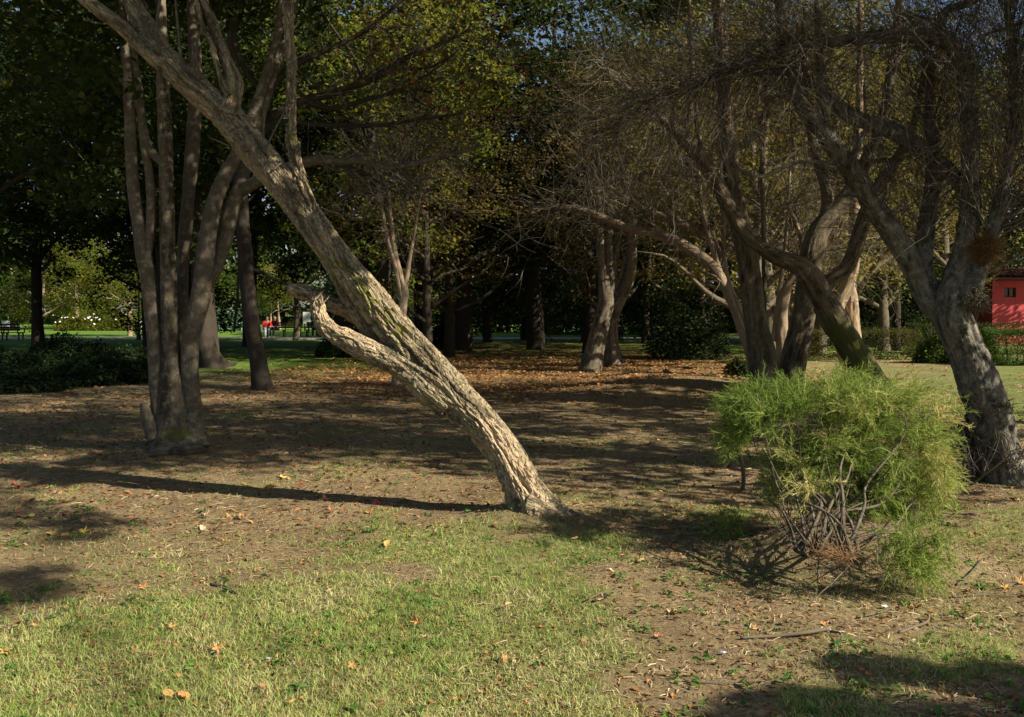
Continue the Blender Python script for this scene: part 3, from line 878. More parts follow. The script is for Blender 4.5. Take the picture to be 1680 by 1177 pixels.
# dry brush caught in the forks, orange dead needle bundle, sprouts at the foot
def brush_ball(c, n, rad, ln, r, grav=-.1):
    s = c + unit(n) * rad * (R.random((n, 1)) ** .6)
    return [(curvy(s, unit(n) + [0, 0, -.1], ln * (.5 + R.random(n)), 5, .25, grav), r, r * .4)]
part('dead_brush', twig_mesh(brush_ball(P(1602, 492, D - .22), 420, .11, .11, .0025)), M['twig_pale'], right, kind='stuff')
part('dry_needle_bundle', twig_mesh(brush_ball(P(1618, 410, D - .2), 900, .12, .16, .002, .02)), plain_mat('rusty_needles', [(0, (.1, .055, .022)), (1, (.24, .14, .06))]), right, kind='stuff')
part('foot_sprouts', twig_mesh([(curvy(np.repeat([P(1600, 770, D - .1)], 40, 0) + R.normal(size=(40, 3)) * [.08, .1, .02], unit(40) * .6 + [-.1, 0, .9], R.uniform(.2, .7, 40), 6, .16, 0), .005, .002),
                                (curvy(np.repeat([P(1668, 762, D - .2)], 50, 0) + R.normal(size=(50, 3)) * [.06, .08, .04], unit(50) * .8 + [.1, 0, .7], R.uniform(.1, .5, 50), 6, .2, 0), .005, .002),
                                (curvy(np.repeat([P(1648, 668, D - .25)], 60, 0) + R.normal(size=(60, 3)) * .03, unit(60) + [.2, 0, .2], R.uniform(.04, .12, 60), 5, .2, 0), .004, .002)]), M['twig'], right, kind='stuff')
bb = brush_ball(P(1590, 715, D + .1), 260, .16, .3, .004)
part('foot_brush', twig_mesh(bb), M['twig'], right, kind='stuff')
part('side_stump', tube(px_ctrl([(1618, 775, D + .1, 40), (1604, 740, D + .1, 34), (1594, 705, D + .1, 26), (1590, 680, D + .1, 16)]), seg=20, step=.03, bark=.01, lump=.2, seed=3), M['bark_dark'], right, extra=no_mask)

# ---------------------------------------------------------------- the clump of mossy trees behind the shrub
def tree_at(name, label, px, py, group=None):
    return thing(name, label, 'tree', G(px, py), group)
D = 15.2
tA = tree_at('grey_tree', 'upright grey trunk, thickest of the clump behind the feathery shrub', 1262, 655)
A = [(1266, 672, D, 64), (1260, 650, D, 58), (1254, 610, D, 50), (1246, 560, D, 44), (1238, 520, D, 38), (1231, 460, D, 36), (1222, 400, D, 35), (1206, 335, D, 31), (1198, 270, D, 27), (1191, 200, D, 25), (1186, 120, D, 24), (1180, 20, D, 22), (1172, -120, D, 17), (1160, -300, D, 12)]
grey_mask = lambda v: (lambda p: {'moss': .35 * ss(450, 560, p[1]) * ss(640, 560, p[1]) + .1, 'wood': .55 * np.exp(-((p[0] - 1262) / 14) ** 2 - ((p[1] - 618) / 26) ** 2)})(proj(v))
limbs(tA, [A, [(1197, 250, D, 14), (1222, 235, D, 12), (1245, 215, D, 12), (1258, 180, D, 11), (1275, 158, D, 10), (1310, 146, D, 6)],
           [(1188, 165, D, 13), (1160, 180, D, 12), (1130, 190, D, 10), (1100, 200, D, 7)],
           [(1245, 590, D + .3, 10), (1252, 540, D + .3, 9), (1254, 440, D + .3, 9), (1252, 350, D + .4, 8), (1250, 270, D + .4, 6), (1246, 190, D + .4, 4)]], M['bark_grey'], grey_mask, bark=.01, cell=.05, run=.25, flare=(.2, .1, [.5, 2.5, 4.4], .5))
D = 16.0
tB = tree_at('grey_tree', 'grey trunk with a dark scar hole, forking behind the feathery shrub', 1292, 650)
B = [(1286, 665, D, 54), (1292, 640, D, 46), (1300, 600, D, 42), (1309, 560, D, 43), (1318, 520, D, 39), (1325, 470, D, 40), (1332, 420, D, 38), (1344, 380, D, 34), (1365, 350, D, 30), (1390, 322, D, 28), (1412, 290, D, 27), (1430, 250, D, 25), (1446, 210, D, 21), (1462, 120, D, 16), (1475, 0, D, 12), (1480, -200, D, 8)]
limbs(tB, [B, [(1350, 372, D, 22), (1358, 335, D, 20), (1352, 300, D, 18), (1342, 265, D, 16), (1330, 215, D, 14), (1322, 140, D, 11), (1318, 20, D, 8)]], M['bark_grey'], lambda v: (lambda p: {'moss': .2 + p[0] * 0, 'wood': .62 * np.exp(-((p[0] - 1312) / 9) ** 2 - ((p[1] - 520) / 16) ** 2)})(proj(v)), bark=.012, cell=.05, run=.25, flare=(.2, .08, [.5, 2.5, 4.4], .5))
D = 14.6
tC = tree_at('mossy_leaning_tree', 'leaning tree with a green mossy foot crossing the other grey trunks', 1454, 666)
C = [(1468, 690, D, 66), (1452, 664, D, 56), (1436, 640, D, 52), (1420, 614, D, 50), (1402, 580, D, 47), (1384, 550, D, 45), (1364, 515, D, 42), (1346, 485, D, 40), (1330, 455, D, 38), (1312, 436, D, 33), (1285, 426, D, 28), (1258, 412, D, 25), (1232, 392, D, 24), (1207, 362, D, 24), (1188, 325, D, 24), (1166, 285, D, 24), (1140, 248, D, 23), (1112, 216, D, 21), (1088, 198, D, 17), (1050, 165, D, 12), (1000, 120, D, 8)]
limbs(tC, [C, [(1350, 478, D, 22), (1366, 458, D, 22), (1386, 444, D, 23), (1400, 415, D, 24), (1411, 380, D, 25), (1426, 340, D, 25), (1446, 300, D, 22), (1470, 262, D, 17), (1500, 200, D, 12), (1520, 100, D, 8)],
           [(1378, 560, D + .2, 20), (1362, 540, D + .2, 20), (1346, 515, D + .2, 15), (1338, 505, D + .2, 10)],
           [(1120, 225, D, 12), (1132, 190, D, 11), (1135, 120, D, 10), (1132, 40, D, 8), (1128, -80, D, 6)],
           [(1160, 278, D, 8), (1148, 230, D, 7), (1142, 180, D, 6), (1150, 90, D, 4)]], M['bark_grey'],
      lambda v: (lambda p: {'moss': .95 * ss(480, 570, p[1]) * np.exp(-((p[0] - 1352 - (p[1] - 500) * .62) / 30) ** 2) + .2, 'wood': p[0] * 0})(proj(v)), bark=.01, cell=.05, run=.25, flare=(.2, .1, [.5, 2.5, 4.4], .5))
D = 19.5
tD = tree_at('sunlit_tree', 'pale sunlit trunk standing behind the mossy leaning tree', 1390, 600)
limbs(tD, [[(1402, 640, D, 40), (1392, 598, D, 30), (1380, 560, D, 22), (1372, 530, D, 20), (1376, 500, D, 20), (1390, 470, D, 22), (1398, 430, D, 23), (1402, 380, D, 20), (1404, 300, D, 17), (1410, 150, D, 12), (1412, -60, D, 8)],
           [(1410, 625, D + .2, 26), (1402, 570, D + .2, 24), (1397, 520, D + .2, 24), (1394, 480, D + .2, 22), (1384, 452, D + .2, 18), (1374, 420, D + .2, 15), (1362, 360, D + .2, 12), (1368, 250, D + .2, 9)]], M['bark_tan'], no_mask, bark=.008, cell=.06, run=.2)
D = 16.6
tE = tree_at('thin_stemmed_tree', 'slender many stemmed tree with bare sunlit limbs arching to the left', 1240, 640)
E = [
    [(1250, 660, D, 20), (1238, 615, D, 17), (1226, 570, D, 14), (1212, 530, D, 13), (1197, 490, D, 12), (1182, 452, D, 11), (1172, 415, D, 9), (1160, 380, D, 8), (1150, 330, D, 6), (1146, 270, D, 4)],
    [(1248, 640, D + .1, 16), (1232, 580, D + .1, 13), (1217, 520, D + .1, 12), (1200, 480, D + .1, 11), (1190, 445, D + .1, 9), (1187, 390, D + .1, 8), (1186, 320, D + .1, 6), (1180, 220, D + .1, 4)],
    [(1200, 495, D, 13), (1176, 446, D, 16), (1146, 418, D, 17), (1108, 396, D, 17), (1070, 383, D, 16), (1030, 374, D, 14), (990, 358, D, 11), (950, 342, D, 8), (900, 340, D, 5)],
    [(1190, 470, D + .3, 15), (1170, 400, D + .3, 16), (1140, 376, D + .3, 16), (1105, 362, D + .3, 15), (1070, 350, D + .3, 12), (1035, 332, D + .3, 9), (990, 300, D + .3, 6)],
    [(1290, 640, D + .5, 24), (1284, 580, D + .5, 22), (1282, 520, D + .5, 21), (1288, 480, D + .5, 18), (1302, 452, D + .5, 12), (1316, 400, D + .5, 9), (1290, 330, D + .5, 6)],
    [(1268, 560, D + .5, 8), (1276, 500, D + .5, 8), (1284, 440, D + .5, 7), (1290, 380, D + .5, 6), (1296, 280, D + .5, 4)],
]
limbs(tE, E, M['bark_tan'], no_mask, first='stem', rest='stem', lump=.12)
tw = []
for rows, n, L_, bias, grav, lo in [(E[2], 90, 1.1, (-.2, 0, .35), -.01, .3), (E[3], 80, 1.1, (-.2, 0, .35), -.01, .3), (E[0], 60, .9, (-.2, 0, .3), 0, .5), (E[1], 60, .9, (0, 0, .4), 0, .5), (E[4], 70, .8, (.2, 0, .4), -.02, .5)]:
    s, t = along(rows, n, lo)
    tw += brush(s, t, 1, L_, .009, bias=bias, grav=grav, levels=3, kids=3)
for rows, n, L_, bias, grav, lo in [(C, 120, 1.2, (-.2, -.2, .1), -.02, .65), (B, 90, 1.2, (0, 0, .3), -.02, .6), (A, 110, 1.2, (0, -.2, .2), -.03, .5)]:
    s, t = along(rows, n, lo)
    tw += brush(s, t, 1, L_, .008, bias=bias, grav=grav, wob=.24, levels=3, kids=3)
s, t = along([(1250, 420, 18, 4), (1330, 300, 18, 4), (1300, 420, 18.5, 4), (1480, 380, 18, 4)], 170)
tw += brush(s, t, 1, 1.2, .008, bias=(0, 0, .2), levels=3, kids=3)
part('twigs', twig_mesh(tw), M['twig_pale'], tE, kind='stuff')

# ---------------------------------------------------------------- trees of the middle distance
def simple_tree(name, label, specs, mat, px, py, group=None, **kw):
    o = tree_at(name, label, px, py, group)
    limbs(o, specs, mat, no_mask, **kw)
    return o
D = 24.0
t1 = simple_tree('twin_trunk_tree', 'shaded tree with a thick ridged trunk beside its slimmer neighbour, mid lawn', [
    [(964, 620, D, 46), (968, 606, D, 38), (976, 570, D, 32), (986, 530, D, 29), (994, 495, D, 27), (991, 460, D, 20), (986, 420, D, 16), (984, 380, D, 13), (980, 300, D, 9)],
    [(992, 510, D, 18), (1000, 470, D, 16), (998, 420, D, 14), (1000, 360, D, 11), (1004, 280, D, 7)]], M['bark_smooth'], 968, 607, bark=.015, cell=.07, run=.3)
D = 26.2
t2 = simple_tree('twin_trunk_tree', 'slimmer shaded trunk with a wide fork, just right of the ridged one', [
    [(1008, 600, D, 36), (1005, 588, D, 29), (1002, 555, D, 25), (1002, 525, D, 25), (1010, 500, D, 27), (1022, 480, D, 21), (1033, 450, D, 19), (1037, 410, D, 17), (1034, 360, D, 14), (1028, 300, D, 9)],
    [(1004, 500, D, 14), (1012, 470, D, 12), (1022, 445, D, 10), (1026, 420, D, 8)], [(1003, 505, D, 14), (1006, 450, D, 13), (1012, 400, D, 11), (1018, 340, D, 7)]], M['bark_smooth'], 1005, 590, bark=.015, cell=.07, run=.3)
D = 18.6
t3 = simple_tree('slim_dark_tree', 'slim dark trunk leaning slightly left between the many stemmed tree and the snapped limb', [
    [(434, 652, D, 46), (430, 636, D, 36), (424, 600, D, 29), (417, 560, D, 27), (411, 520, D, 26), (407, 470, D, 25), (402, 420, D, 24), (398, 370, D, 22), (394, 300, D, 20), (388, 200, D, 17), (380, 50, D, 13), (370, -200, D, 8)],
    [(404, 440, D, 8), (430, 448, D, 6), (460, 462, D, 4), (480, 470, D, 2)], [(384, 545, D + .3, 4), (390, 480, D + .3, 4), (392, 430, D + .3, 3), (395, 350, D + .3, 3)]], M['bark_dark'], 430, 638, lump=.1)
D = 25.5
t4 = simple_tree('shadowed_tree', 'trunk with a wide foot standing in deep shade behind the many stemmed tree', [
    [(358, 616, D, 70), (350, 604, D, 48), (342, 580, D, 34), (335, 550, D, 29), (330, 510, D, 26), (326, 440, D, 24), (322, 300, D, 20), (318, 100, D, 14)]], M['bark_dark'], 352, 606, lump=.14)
D = 19.2
t5 = simple_tree('forked_young_tree', 'young thin tree forking in a bright V behind the leaning trunk', [
    [(650, 645, D, 24), (650, 632, D, 18), (652, 590, D, 15), (658, 540, D, 15), (661, 500, D, 15), (663, 475, D, 13), (656, 450, D, 10), (648, 415, D, 9), (642, 370, D, 7), (636, 300, D, 5)],
    [(662, 480, D, 9), (668, 450, D, 8), (673, 420, D, 6), (680, 380, D, 5), (690, 320, D, 3)],
    [(660, 490, D, 12), (650, 440, D, 10), (638, 400, D, 8), (628, 350, D, 6), (622, 290, D, 4)]], M['bark_tan'], 650, 634, lump=.12)
s, t = along([(642, 380, D, 4), (636, 300, D, 4), (690, 320, D, 4), (622, 290, D, 4)], 90)
part('twigs', twig_mesh(brush(s, t, 1, 1.6, .01, bias=(0, 0, .1), levels=3, kids=3)), M['twig'], t5, kind='stuff')

# ---------------------------------------------------------------- feathery shrub on its heap of soil
b0 = G(1368, 905)
shrub = thing('feathery_shrub', 'feathery green and straw coloured shrub with tangled bare stems on a heap of bare soil', 'shrub', b0)
CROWN = [(1195, 704), (1215, 672), (1262, 645), (1330, 626), (1400, 620), (1455, 624), (1520, 638), (1556, 668), (1572, 700), (1556, 745), (1562, 780), (1535, 800),
         (1550, 868), (1512, 885), (1488, 840), (1455, 872), (1400, 865), (1388, 822), (1340, 815), (1285, 822), (1232, 800), (1280, 742), (1262, 724), (1240, 760), (1185, 760)]
HOLES = [[(1270, 690), (1345, 680), (1345, 716), (1275, 730)]]
cc = []
while len(cc) < 190:
    px, py, d = random.uniform(1185, 1580), random.uniform(595, 865), random.gauss(6.2, .24)
    a_ = np.array([float(px)]), np.array([float(py)])
    if poly_sd(*a_, CROWN)[0] < 15 or any(poly_sd(*a_, h)[0] > 0 for h in HOLES):
        continue
    cc.append(P(px, py, d))
for px, py, d in [(px_, py_, EYE * F / (py_ - HY) * .95 if px_ > 1430 and py_ > 860 else d_) for px_, py_, d_ in [(1205, 700, 6.25), (1215, 725, 6.25), (1228, 690, 6.2), (1200, 730, 6.3), (1235, 670, 6.2), (1480, 905, 5.95), (1500, 925, 5.9), (1470, 890, 6.), (1510, 905, 5.95), (1452, 880, 6.), (1495, 940, 5.85), (1525, 925, 5.9), (1480, 930, 5.88),
                  (1190, 868, 6.45), (1210, 845, 6.4), (1170, 882, 6.5), (1205, 880, 6.4), (1425, 888, 6.0), (1445, 868, 6.05)]]:
    cc.append(P(px, py, d))
for _ in range(16):
    cc.append(P(random.uniform(1215, 1305), random.uniform(648, 700), random.gauss(6.2, .14)))
for _ in range(12):
    cc.append(P(random.uniform(1262, 1390), random.uniform(745, 805), random.gauss(6.25, .16)))
for _ in range(8):
    cc.append(P(random.uniform(1430, 1545), random.uniform(790, 865), random.gauss(6.1, .14)))
low_ = cc[190:209]
low_ = [q if k < 5 or k > 12 else (lambda px_, py_: (lambda g_: g_ + np.array([0, -.03, random.uniform(.04, .13)]))(G(px_, py_ + 10)))(*[(1480, 905), (1500, 925), (1470, 895), (1512, 915), (1455, 890), (1495, 938), (1522, 928), (1478, 930)][k - 5]) for k, q in enumerate(low_)]
low_ = low_ + [q + np.array([random.uniform(-.06, .06), random.uniform(-.05, .02), random.uniform(-.02, .07)]) for q in low_[5:13]]
cc = np.array(cc[:190] + cc[209:] + low_)
tone = np.clip(.30 + .6 * (vn(cc / .3, 91) - .5) * 2 + .2 * (cc[:, 0] - 2.25) + .3 * (cc[:, 2] - .7) * (cc[:, 0] > 2.0), .05, .85)
tone[-27:] = .25
NA, NS = 13, 30
ax0 = np.repeat(cc, NA, 0) + R.normal(size=(len(cc) * NA, 3)) * .025
outw = np.repeat(cc - np.array([2.18, 6.2, .55]), NA, 0)
outw /= np.linalg.norm(outw, axis=1)[:, None] + .05
ad = outw * .7 + unit(len(ax0)) * .75 + [0, 0, .25]
ax_ = curvy(ax0, ad, R.uniform(.1, .23, len(ax0)), 6, .14, -.09)
st = strands(ax_, .0022, .001, 3, np.repeat(tone, NA) * .4 + .55)
q = np.repeat(ax_, NS, 0)
mm_ = len(q)
i = R.integers(0, 5, mm_); fr = R.random((mm_, 1))
s0 = q[np.arange(mm_), i] * (1 - fr) + q[np.arange(mm_), i + 1] * fr
tg = q[np.arange(mm_), i + 1] - q[np.arange(mm_), i]
tg /= np.linalg.norm(tg, axis=1)[:, None]
sl = curvy(s0, tg * .9 + unit(mm_) * .7, R.uniform(.018, .06, mm_), 3, .18, -.03)
rn = np.clip(np.repeat(np.repeat(tone, NA), NS) + R.normal(size=mm_) * .13, 0, 1)
fe = strands(sl, .0017, .0008, 2, rn)
part('foliage', join([st, fe]), M['feather'], shrub)
# stems
feet = [(1308, 902), (1318, 908), (1326, 900), (1334, 906), (1345, 902), (1300, 896), (1384, 905), (1392, 910), (1400, 902), (1376, 900)]
order = R.permutation(len(cc) - 19)
for k in range(27):
    fx, fy = feet[k % len(feet)]
    s_ = G(fx + random.uniform(-7, 7), fy) + np.array([0, random.uniform(-.06, .12), -.02])
    e_ = cc[order[k]]
    mid = (s_ + e_) / 2 + np.array([random.uniform(-.12, .12), random.uniform(-.1, .1), -.06 + random.uniform(-.05, .08)])
    q1 = s_ * .75 + e_ * .25 + np.array([random.uniform(-.06, .06), random.uniform(-.06, .06), .03])
    r_ = random.uniform(.004, .0105)
    ctrl = [[*s_, r_ * 1.35], [*q1, r_], [*mid, r_ * .75], [*(mid * .4 + e_ * .6 + R.normal(size=3) * .03), r_ * .5], [*e_, r_ * .25]]
    part('stem', tube(ctrl, seg=7, step=.03, lump=.14, seed=k), M['bark_grey'] if k % 3 else M['bark_smooth'], shrub, extra=no_mask)
fs = np.array([G(random.uniform(1290, 1410), random.uniform(892, 908)) for _ in range(44)])
t1_ = curvy(fs, unit(44) * 1.0 + [0, 0, .7], R.uniform(.12, .55, 44), 8, .09, 0)
tl = [(t1_, .0045, .002)]
q = np.repeat(t1_, 2, 0); i = R.integers(2, 8, len(q))
tl.append((curvy(q[np.arange(len(q)), i], unit(len(q)) + [0, 0, .2], R.uniform(.08, .3, len(q)), 7, .11, -.01), .0026, .001))
ci = cc[R.integers(0, len(cc), 240)]
tl.append((curvy(ci + R.normal(size=(240, 3)) * .07, unit(240), R.uniform(.08, .26, 240), 6, .22, -.04), .0028, .0012))
part('twigs', twig_mesh(tl), M['twig'], shrub, kind='stuff')
fs = np.array([G(random.uniform(1330, 1400), random.uniform(905, 922)) for _ in range(150)])
part('dead_needles', twig_mesh([(curvy(fs + [0, 0, .01], unit(150) * [1, 1, .3] + [0, 0, .15], R.uniform(.05, .16, 150), 5, .25, -.04), .002, .001)]), plain_mat('rusty_twigs', [(0, (.13, .07, .03)), (1, (.3, .18, .09))]), shrub, kind='stuff')

sap = thing('feathery_sapling', 'small feathery sapling on one bent bare stem, left of the big feathery shrub', 'sapling', G(1219, 802))
D = EYE * F / (802 - HY) * .985
part('stem', tube(px_ctrl([(1219, 806, D, 6), (1220, 785, D, 7), (1217, 760, D, 7), (1211, 742, D, 6), (1208, 715, D, 4), (1215, 680, D, 2)]), seg=8, step=.03, lump=.1), M['bark_smooth'], sap, extra=no_mask)
c2 = np.array([P(random.gauss(1212, 17), random.uniform(655, 742), random.gauss(D, .1)) for _ in range(18)])
ax0 = np.repeat(c2, 9, 0)
ax_ = curvy(ax0, unit(len(ax0)) + [0, 0, .5], R.uniform(.1, .22, len(ax0)), 6, .14, -.08)
q = np.repeat(ax_, 30, 0); mm_ = len(q); i = R.integers(0, 5, mm_)
tg = q[np.arange(mm_), i + 1] - q[np.arange(mm_), i]
sl = curvy(q[np.arange(mm_), i], tg / .04 + unit(mm_) * .8, R.uniform(.02, .07, mm_), 3, .18, -.03)
part('foliage', strands(sl, .002, .001, 2, np.clip(R.normal(.38, .16, mm_), 0, 1)), M['feather'], sap)

# out-of-view crowns added above the frame for the shade they throw
def shade_crown(root, cx, cy, z0, z1, r, ncl, per, leafm, size=.14, cl=.6):
    u = unit(ncl) * (R.random((ncl, 1)) ** .4)
    c = u * [r, r, (z1 - z0) / 2] + [cx, cy, (z0 + z1) / 2]
    p = clumps(c, cl, per)
    part('crown', leaves(p, R.uniform(.7, 1.3, len(p)) * size, asp=.6), leafm, root)
shade_crown(hero, -2.2, 7.8, 5.3, 8.6, 2.9, 110, 50, M['leaf_green'], .12, .5)
shade_crown(hero, 1.0, 6.45, 5.4, 7.8, 1.6, 130, 46, M['leaf_green'], .12, .45)
shade_crown(hero, 1.9, 6.05, 4.3, 5.7, .95, 30, 40, M['leaf_green'], .12, .32)
shade_crown(hero, -.5, 7.2, 5.3, 7.8, 1.6, 90, 46, M['leaf_green'], .12, .45)
shade_crown(hero, .3, 8.0, 5.3, 8.5, 2.3, 130, 50, M['leaf_green'], .12, .5)
shade_crown(left, -3.2, 10.6, 6.4, 10.5, 3.4, 140, 55, M['leaf_dark'], .14)
shade_crown(right, 5.2, 8.8, 5.2, 8.8, 3.1, 170, 45, M['leaf_brown'], .11, .5)
shade_crown(right, 3.0, 7.9, 5.4, 8.4, 2.0, 90, 45, M['leaf_brown'], .11, .5)
shade_crown(tA, 4.3, 15.5, 8.2, 12.5, 3.6, 110, 50, M['leaf_gold'], .14)
shade_crown(tB, 6.5, 16.5, 8.4, 12.5, 3.2, 90, 50, M['leaf_gold'], .14)
shade_crown(t1, 2.6, 23.2, 9.8, 13, 2.4, 70, 55, M['leaf_dark'], .18)
shade_crown(t2, 5.0, 27.8, 10.2, 13, 2.0, 60, 55, M['leaf_dark'], .18)
shade_crown(t3, -5.2, 18.4, 7.8, 13.5, 4.4, 230, 62, M['leaf_dark'], .17)
shade_crown(tC, 2.4, 13.4, 7.2, 11.5, 3.0, 110, 50, M['leaf_brown'], .13)
shade_crown(tC, 1.6, 12, 6.6, 9.6, 2.4, 100, 48, M['leaf_brown'], .12)
shade_crown(t5, -1.8, 19.2, 8.4, 13.5, 4.2, 220, 60, M['leaf_brown'], .16)

# ---------------------------------------------------------------- background trees: a few kinds, then copies sharing their meshes
def bg_trunk(h, r, lean, nl, seed, first=.3):
    g = random.Random(seed)
    pts = [[0, 0, -.15, r * 1.6], [0, 0, .12, r * 1.15], [g.uniform(-.1, .1), g.uniform(-.1, .1), h * .25, r * .85], [lean * .5 + g.uniform(-.2, .2), g.uniform(-.2, .2), h * .55, r * .6], [lean + g.uniform(-.3, .3), g.uniform(-.3, .3), h * .9, r * .15]]
    ps = [tube(pts, seg=12, step=.25, lump=.12, seed=seed)]
    c, _ = spline(pts, 40)
    for k in range(nl):
        b_ = c[int(40 * g.uniform(first, .8))]
        a = g.uniform(0, 6.28); L_ = h * g.uniform(.2, .36)
        q = [[*b_[:3], b_[3] * .55]]
        for s_ in (.35, .7, 1.):
            q.append([b_[0] + math.cos(a) * L_ * s_ + g.uniform(-.2, .2), b_[1] + math.sin(a) * L_ * s_ + g.uniform(-.2, .2), b_[2] + L_ * s_ * g.uniform(.4, .8), b_[3] * .5 * (1.05 - s_) + .01])
        ps.append(tube(q, seg=6, step=.35, lump=.1, seed=seed + k))
    v, f, a = join(ps)
    return new_mesh('trunk', v, f, True, {**a, **no_mask(v)})

def bg_crown(z0, z1, rx, ncl, per, size, seed, shape='round', cl=.75):
    u = unit(ncl) * (R.random((ncl, 1)) ** .38)
    zc, hz = (z0 + z1) / 2, (z1 - z0) / 2
    c = u * [rx, rx, hz] + [0, 0, zc]
    if shape == 'cone':
        z = z0 + (z1 - z0) * R.random(ncl) ** 1.3
        rr = rx * (1.04 - (z - z0) / (z1 - z0)) * np.sqrt(R.uniform(.15, 1, ncl))
        a = R.uniform(0, 6.28, ncl)
        c = np.stack([rr * np.cos(a), rr * np.sin(a), z], 1)
    lump_ = vn(c / 1.6, seed)
    c = c[lump_ > .3]
    p = clumps(c, cl, per, .6)
    tone_ = np.clip(np.repeat(vn(c / 1.1, seed + 3), per) * .7 + R.random(len(p)) * .5 - .1, 0, 1)
    v, f, a = leaves(p, R.uniform(.7, 1.3, len(p)) * size, asp=.6, rnd=tone_)
    return new_mesh('crown', v, f, False, a)

KIND = {
    'tall': (bg_trunk(11, .24, .6, 10, 1), [bg_crown(2.3, 13.0, 3.9, 210, 66, .19, 1), bg_crown(2.1, 12.4, 3.8, 210, 66, .2, 7)]),
    'low': (bg_trunk(8, .2, .4, 9, 2, .12), [bg_crown(.5, 9.6, 3.6, 210, 66, .18, 3), bg_crown(.4, 8.8, 3.7, 210, 66, .18, 9)]),
    'cone': (bg_trunk(11, .2, 0, 6, 3, .2), [bg_crown(.9, 12.5, 3.0, 190, 60, .15, 4, 'cone', .6)]),
    'small': (bg_trunk(3.8, .1, .3, 6, 4, .35), [bg_crown(1.7, 5.2, 2.2, 90, 60, .15, 5, cl=.5)]),
    'open': (bg_trunk(10, .2, .5, 14, 5, .2), [bg_crown(2.2, 11.5, 3.6, 200, 44, .15, 6, cl=.65), bg_crown(2.0, 12, 3.6, 200, 44, .14, 12, cl=.65)]),
}
def bg_tree(name, label, px, d, kind, leafm, barkm, sc=1.0, group=None, z=None, xyz=None):
    x = (px - CX) / F * d
    o = thing(name, label, 'tree', (x, d, float(height(x, d)) if z is None else z), group)
    tm, cms = KIND[kind]
    g = random.Random(int(px * 7 + d * 13))
    o.rotation_euler = (0, 0, g.uniform(0, 6.28))
    o.scale = (sc, sc, sc)
    for nm, me, mt in (('trunk', tm, barkm), ('crown', g.choice(cms), leafm)):
        c = bpy.data.objects.new(nm, me)
        COL.objects.link(c)
        c.parent = o
        if not me.materials:
            me.materials.append(mt)
        c.material_slots[0].link = 'OBJECT'
        c.material_slots[0].material = mt
    return o
ML = M
bush_later = []
GD, GG, GY, GC = 'dark trees of the grove', 'golden trees behind the grey clump', 'sunlit trees beyond the lawn', 'evergreens in the grove'
LD = 'dark leafed tree standing in the shade of the grove'
LG = 'tree with thin golden autumn leaves behind the clump of grey trunks'
LY = 'yellow green tree standing in the sun beyond the far lawn'
LE = 'dense dark evergreen with branches near the ground in the shaded grove'
for px, d, sc in [(-60, 37, .95), (246, 36.5, 1.0), (-80, 23, 1.), (-45, 30, 1.1), (262, 30, 1.15), (345, 26.5, 1.05), (560, 33, 1.1), (735, 39, 1.1), (966, 34.5, 1.0), (1150, 37, 1.1), (-160, 34, 1.2), (-28, 41, 1.45), (300, 40, 1.45), (412, 41, 1.4), (250, 46, 1.5), (600, 40, 1.35),
                  (640, 43, 1.4), (760, 37, 1.45), (880, 37, 1.4), (1010, 50, 1.5), (1060, 56, 1.6), (1160, 50, 1.5), (1290, 54, 1.6), (1420, 50, 1.5), (1530, 54, 1.6), (1640, 62, 1.6), (1740, 60, 1.6), (1900, 40, 1.3)]:
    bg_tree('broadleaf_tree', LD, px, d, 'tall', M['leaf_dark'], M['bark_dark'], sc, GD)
for px, d, sc in [(800, 46, 1.1), (885, 43, .95), (960, 46, 1.05), (1060, 44, 1.0), (1130, 47, 1.), (1500, 41, 1.0), (1525, 46, 1.0), (1440, 46, 1.)]:
    bg_tree('broadleaf_tree', LD, px, d, 'low', M['leaf_dark'], M['bark_dark'], sc, GD)
for px, d, sc in [(270, 36, 1.), (1240, 44, .95), (1400, 42, 1.), (1470, 37, .8), (860, 50, 1.), (1000, 52, 1.)]:
    bg_tree('evergreen_tree', LE, px, d, 'cone', M['needle'], M['bark_dark'], sc, GC)
for px, d, sc in [(1240, 22.5, .9), (1262, 24.5, .95), (1305, 26.5, .95), (1397, 28.5, 1.05), (1555, 31, .95), (1345, 34, 1.1), (1450, 36, 1.05), (1150, 31, 1.0)]:
    bg_tree('golden_tree', LG, px, d, 'open', M['leaf_gold'], M['bark_grey'], sc, GG)
bg_tree('yellowing_tree', 'tall tree with lit yellow green leaves behind the vertical stem of the leaning tree', 625, 29, 'tall', M['leaf_yellow'], M['bark_dark'], 1.05)
bg_tree('browning_tree', 'tree with sparse browning leaves above the middle of the lawn', 984, 30, 'open', M['leaf_brown'], M['bark_dark'], .95)
bg_tree('browning_tree', 'tree with red brown leaves between the yellowing tree and the golden ones', 1000, 33, 'open', M['leaf_brown'], M['bark_dark'], 1.0)
for px, d, k, sc in [(68, 56, 'low', .8), (213, 57.5, 'low', .7), (126, 78, 'low', 1.), (140, 80, 'low', .9), (20, 84, 'low', 1.1), (250, 86, 'low', 1.1), (330, 92, 'low', 1.1), (400, 98, 'low', 1.2), (560, 88, 'low', 1.1), (655, 84, 'low', 1.0), (700, 92, 'low', 1.), (-60, 74, 'low', 1.1)]:
    bg_tree('park_tree', LY, px, d, k, M['leaf_green'] if sc > 1 else M['leaf_yellow'], M['bark_tan'], sc, GY)
bg_tree('young_tree', 'young tree with pale trunk and yellowing crown behind the park bench', 459, 74, 'small', M['leaf_yellow'], M['bark_tan'], 1.15)
bg_tree('young_tree', 'thinner young tree with pale trunk left of its twin behind the bench', 446, 77, 'small', M['leaf_gold'], M['bark_tan'], 1.1)
bg_tree('browning_tree', 'small browning tree in the gloom straight behind the middle of the leaning trunk', 737, 32, 'open', M['leaf_brown'], M['bark_dark'], .95)
